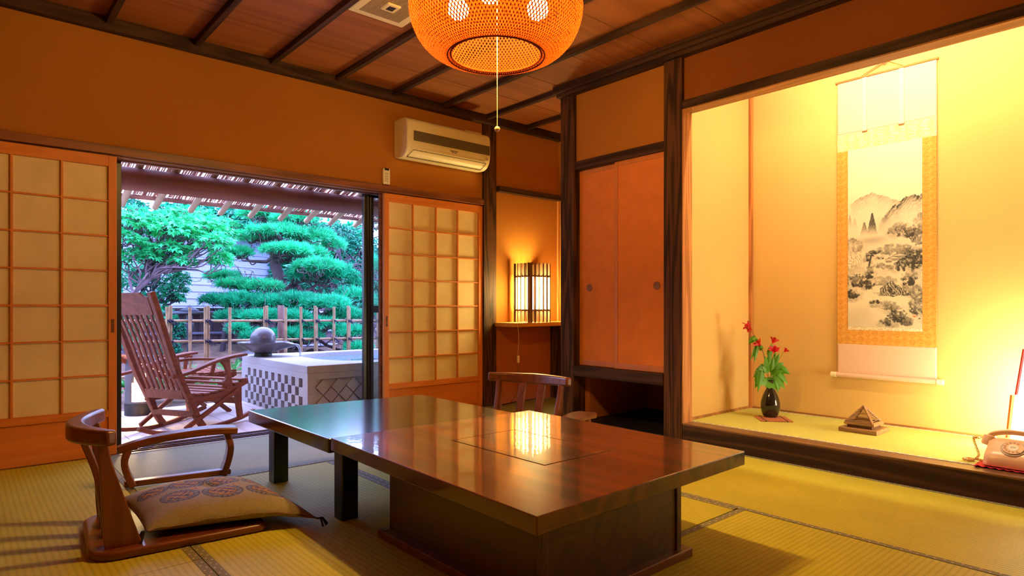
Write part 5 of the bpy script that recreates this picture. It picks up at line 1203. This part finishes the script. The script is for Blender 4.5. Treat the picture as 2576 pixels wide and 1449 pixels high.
# maple: layered sprays from the left
leafy_tree('maple_tree', 'bright green maple spreading lacy layers from the left, above the rocking chair',
    [BL(330,560,7.4,60,26), BL(400,560,7.8,60,24), BL(450,580,7.6,60,22), BL(500,570,7.9,60,26), BL(540,610,7.6,42,22), BL(345,640,7.4,55,18), BL(420,625,7.6,60,16), BL(555,650,7.7,26,20), BL(315,600,7.2,45,16), BL(470,540,8.2,60,18), BL(560,585,8.3,34,16), BL(440,540,8.4,40,10), BL(350,535,8.2,36,10), BL(510,548,8.6,36,10), BL(560,560,8.8,40,12),BL(455,655,7.5,30,12)],
    (.75, 7.9, .1), 'maple', LEAF_MAPLE, .085, 3300, trunk_r=.034, bark='bark')
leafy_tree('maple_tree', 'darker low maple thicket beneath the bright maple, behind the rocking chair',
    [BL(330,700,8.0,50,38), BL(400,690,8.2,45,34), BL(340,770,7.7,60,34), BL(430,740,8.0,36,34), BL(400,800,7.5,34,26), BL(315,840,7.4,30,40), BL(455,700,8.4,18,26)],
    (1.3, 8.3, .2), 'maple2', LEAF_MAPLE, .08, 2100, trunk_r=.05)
leafy_tree('round_shrub', 'clipped small leaved bush left of the board fence', [BL(440,830,7.8,30,34), BL(425,880,7.6,26,30)], (1.82, 7.6, .1), 'shrub', LEAF_OVAL, .035, 14000, cat='bush', trunk_r=.02)
# red flowers low by the deck
t = thing('azalea_bush', 'low azalea with red blossoms at the deck edge under the rocking chair', 'bush', (1.55, 6.85, 0))
n = 900; c = np.array([1.5,6.9,.08])+rnd_dirs(n,-.2)*np.array([.35,.14,.12])*rng.uniform(.6,1,n)[:,None]; V, F = leaves(c, rnd_dirs(n), rnd_dirs(n)+[0,0,.8], .035*np.ones(n), LEAF_OVAL); bulk('foliage', V, F, M['fern'], t)['kind'] = 'stuff'
n = 60; c = np.array([1.5,6.88,.10])+rnd_dirs(n,-.2)*np.array([.34,.15,.11]); V, F = leaves(c, rnd_dirs(n), rnd_dirs(n), .03*np.ones(n), LEAF_OVAL); bulk('blossoms', V, F, M['petal'], t)['kind'] = 'stuff'
# dark shrubs and background masses
leafy_tree('clipped_pine', 'dark cloud pruned evergreen at the right beside the door frame', [BL(868,600,11,36,30), BL(905,625,11,36,26), BL(890,680,10.8,36,26), BL(925,700,10.6,34,28), BL(950,640,10.6,30,40), BL(955,720,10.2,30,40), BL(840,575,12,30,16)], (6.0, 10.3, .3), 'shrub', LEAF_OVAL, .06, 4800, trunk_r=.09)
leafy_tree('broadleaf_tree', 'tall leafy tree mass behind the maple, under the eaves', [BL(px_, 505+(px_-310)*.116+16, 16.5, 46, 30) for px_ in (320,440,500,560,610)] + [BL(330,600,12,55,40), BL(430,600,12.5,40,20)], (3.3, 17.4, .3), 'hedge', LEAF_OVAL, .14, 1500, trunk_r=.15)
leafy_tree('broadleaf_tree', 'tall leafy tree mass behind the pine top', [BL(px_, 505+(px_-310)*.116+20, 17, 48, 28) for px_ in (650,710,770,830,880)] + [BL(800,640,14,80,40), BL(740,620,14,70,34), BL(880,640,14,50,50), BL(720,690,13.8,60,40), BL(800,700,13.5,70,50)], (7.5, 15.6, .3), 'maple2', LEAF_OVAL, .14, 1500, trunk_r=.15)
leafy_tree('evergreen_hedge', 'dark hedge filling the space behind the pine and board fence', [BL(780,700,12.3,70,60), BL(860,760,12,60,60), BL(700,760,12.6,50,40), BL(930,780,11,50,70), BL(620,790,12.5,60,30), BL(950,560,14,40,26)], (6.0, 10.6, .3), 'hedge', LEAF_OVAL, .10, 1500, cat='hedge')

# pine: trunk, limbs, needle pads
pt = thing('garden_pine', 'big garden pine with layered pads of fine needles behind the bamboo fence', 'tree', (3.46, 8.9, .1), 0, 'garden trees')
mb = MB()
tr = smoothpts([tuple(PXY(x, y, 9)) for x, y in ((735,900),(722,860),(716,800),(712,740),(700,690),(690,650),(700,600),(706,560),(700,520))], 4)
mb.tube(tr, [.13-.10*i/(len(tr)-1) for i in range(len(tr))], 12)
pads = [ # px, py, D, half width, half height
 (660,545,9.2,60,14),(745,555,9.0,60,16),(700,590,8.9,75,16),(640,600,9.3,50,12),(790,600,9.2,50,16),(720,632,8.7,60,12),(760,640,9.1,60,14),(840,620,9.4,28,14),
 (600,640,8.9,34,12),(610,720,8.7,60,10),(560,700,8.9,40,12),(660,725,8.6,50,12),(800,680,8.7,60,22),(850,700,8.9,48,26),(760,700,8.8,34,12),(880,750,8.7,40,18),
 (560,760,8.5,50,12),(620,760,8.4,60,14),(690,765,8.3,50,14),(750,760,8.4,50,16),(820,770,8.3,60,18),(870,800,8.5,50,16),(900,720,9,26,20),
 (590,800,8.2,40,10),(660,800,8.1,50,12),(730,800,8.1,50,12),(800,820,8.2,50,14),(880,840,8.2,40,14),(650,850,7.9,40,12),(720,845,8.0,40,12),(900,880,8.1,34,12),(600,830,7.9,24,9),(780,850,8.1,30,10),(950,800,8.6,24,50),(950,680,9,20,30)]
TC = []; TD = []
trn = np.array(tr)
for (px, py, D, w, h) in pads:
    c = PXY(px, py, D); rx, rz = w/1586*D, h/1586*D; ry = rx*.8
    nt_ = int(640*(rx*2)*(ry*2)) + 16
    i0 = int(np.argmin(np.abs(trn[:,2]-(c[2]-.12)))); st = trn[i0]
    P = branch(mb, st, c-np.array([0,0,rz*.8]), .035, .014, .05, 6, 6)
    for _ in range(9):
        e = c + rnd_dirs(1)[0]*np.array([rx,ry,rz*.4])*.9; s_ = P[int(rng.integers(len(P)//2, len(P)))]; P2 = branch(mb, s_, e, .010, .004, .1, 4, 4)
        for _ in range(3):
            e2 = np.array(P2[int(rng.integers(2, len(P2)))]) ; branch(mb, e2, e2 + rng.normal(0,.1,3)+[0,0,.06], .005, .003, .12, 3, 4)
    q = rng.uniform(-1, 1, (nt_*2, 2)); q = q[(q**2).sum(1) < 1][:nt_]; rr = (q**2).sum(1)
    z = rz*(np.sqrt(1-rr)*rng.uniform(.2, 1, len(q)) + .35*np.sin(q[:,0]*5+px)*np.cos(q[:,1]*6))
    cc = np.stack([c[0]+q[:,0]*rx*.75+q[:,1]*ry*.6, c[1]-q[:,0]*rx*.66+q[:,1]*ry*.75, c[2]+z], -1); TC.append(cc)
    dd = np.stack([q[:,0]*.5, q[:,1]*.5, np.ones(len(q))*.9], -1)+rng.normal(0,.25,(len(q),3)); TD.append(dd)
mb.build('trunk_and_limbs', M['bark'], pt, smooth=True)
TC = np.concatenate(TC); TD = np.concatenate(TD); TD /= np.linalg.norm(TD, axis=1, keepdims=True)
K = 26; C = np.repeat(TC, K, 0); D0 = np.repeat(TD, K, 0); dirs = D0*.8 + rng.normal(0, .62, (len(C), 3)); dirs /= np.linalg.norm(dirs, axis=1, keepdims=True)
ln = rng.uniform(.07, .115, (len(C), 1)); sd_ = np.cross(dirs, rng.normal(0, 1, (len(C), 3))); sd_ /= np.linalg.norm(sd_, axis=1, keepdims=True); wd = .0032
half = len(C)//2
for (a, b_, mt) in ((0, half, 'pine'), (half, len(C), 'pine2')):
    c, d, s_, l_ = C[a:b_], dirs[a:b_], sd_[a:b_], ln[a:b_]
    V = np.stack([c - s_*wd*.6, c + s_*wd*.6, c + d*l_*.6 + s_*wd, c + d*l_, c + d*l_*.6 - s_*wd], 1).reshape(-1, 3)
    o = bulk('needles', V, np.arange(len(V)).reshape(-1, 5), M[mt], pt); o['kind'] = 'stuff'
# leaning prop behind the fence
mb = MB(); mb.tube([(2.44,8.3,.15),(2.56,8.45,.72)], .032, 10); tag(mb.build('pine_prop', M['bark_d'], None, smooth=True), 'dark leaning prop under the pine, left of the stone bowl', 'prop')
# ferns and grass behind the fence
def tuft(x, y, z, n, L_, w_):
    C = np.tile(np.array([[x,y,z]]), (n,1))+rng.normal(0,.04,(n,3))*[1,1,.1]; a = rng.uniform(0,2*PI,n); e = rng.uniform(.35,1.2,n)
    D = np.stack([np.cos(a)*np.cos(e), np.sin(a)*np.cos(e), np.sin(e)], -1); l_ = L_*rng.uniform(.6,1.1,(n,1)); S = np.stack([-np.sin(a), np.cos(a), 0*a], -1)*w_
    m1 = C+D*l_*.5; m2 = C+D*l_*.95; m2[:,2] -= l_[:,0]*.2
    return np.stack([C-S*.4, C+S*.4, m1+S, m2, m1-S], 1).reshape(-1,3)
g = thing('fern_patch', 'low ferns and grass growing behind the bamboo fence', 'ferns', (2.2, 7.2, .1))
VV = np.concatenate([tuft(rng.uniform(.8,4.2), rng.uniform(6.85,8.2), rng.uniform(-.02,.2), 16, .22, .011) for _ in range(70)])
bulk('fronds', VV, np.arange(len(VV)).reshape(-1,5), M['fern'], g)['kind'] = 'stuff'
mb = MB(); mb.ico((2.75,8.0,.26), .16, 3, (1.3,1,.55)); tag(mb.build('garden_rock', M['granite_d'], None, smooth=True), 'grey garden rock behind the bamboo fence', 'rock')

# ------------------------------------------------------------------ world, camera, view
w = bpy.data.worlds.new('World'); scene.world = w; w.use_nodes = True; nt = w.node_tree; bg = nt.nodes['Background']
bg.inputs['Color'].default_value = (.60,.70,1.45,1); bg.inputs['Strength'].default_value = 1.7
cam = bpy.data.cameras.new('camera'); co_ = bpy.data.objects.new('camera', cam); COL.objects.link(co_); scene.camera = co_
cam.sensor_width = 36; cam.lens = 36*1586/2576; cam.shift_y = 48.5/2576; cam.clip_start = .02; cam.clip_end = 200
co_.location = (0,0,.87); co_.rotation_euler = (PI/2, 0, -math.atan2(.6587,.7524))
scene.view_settings.view_transform = 'Standard'; scene.view_settings.look = 'None'; scene.view_settings.exposure = 2.3; scene.view_settings.gamma = 1
scene.view_settings.use_curve_mapping = False
cy_ = scene.cycles; cy_.use_denoising = True; cy_.denoiser = 'OPENIMAGEDENOISE'; cy_.max_bounces = 7; cy_.diffuse_bounces = 4; cy_.glossy_bounces = 3; cy_.transmission_bounces = 6; cy_.transparent_max_bounces = 12
cy_.caustics_reflective = False; cy_.caustics_refractive = False; cy_.sample_clamp_indirect = 6; cy_.use_light_tree = True; cy_.use_adaptive_sampling = True; cy_.adaptive_threshold = .06; cy_.adaptive_min_samples = 16
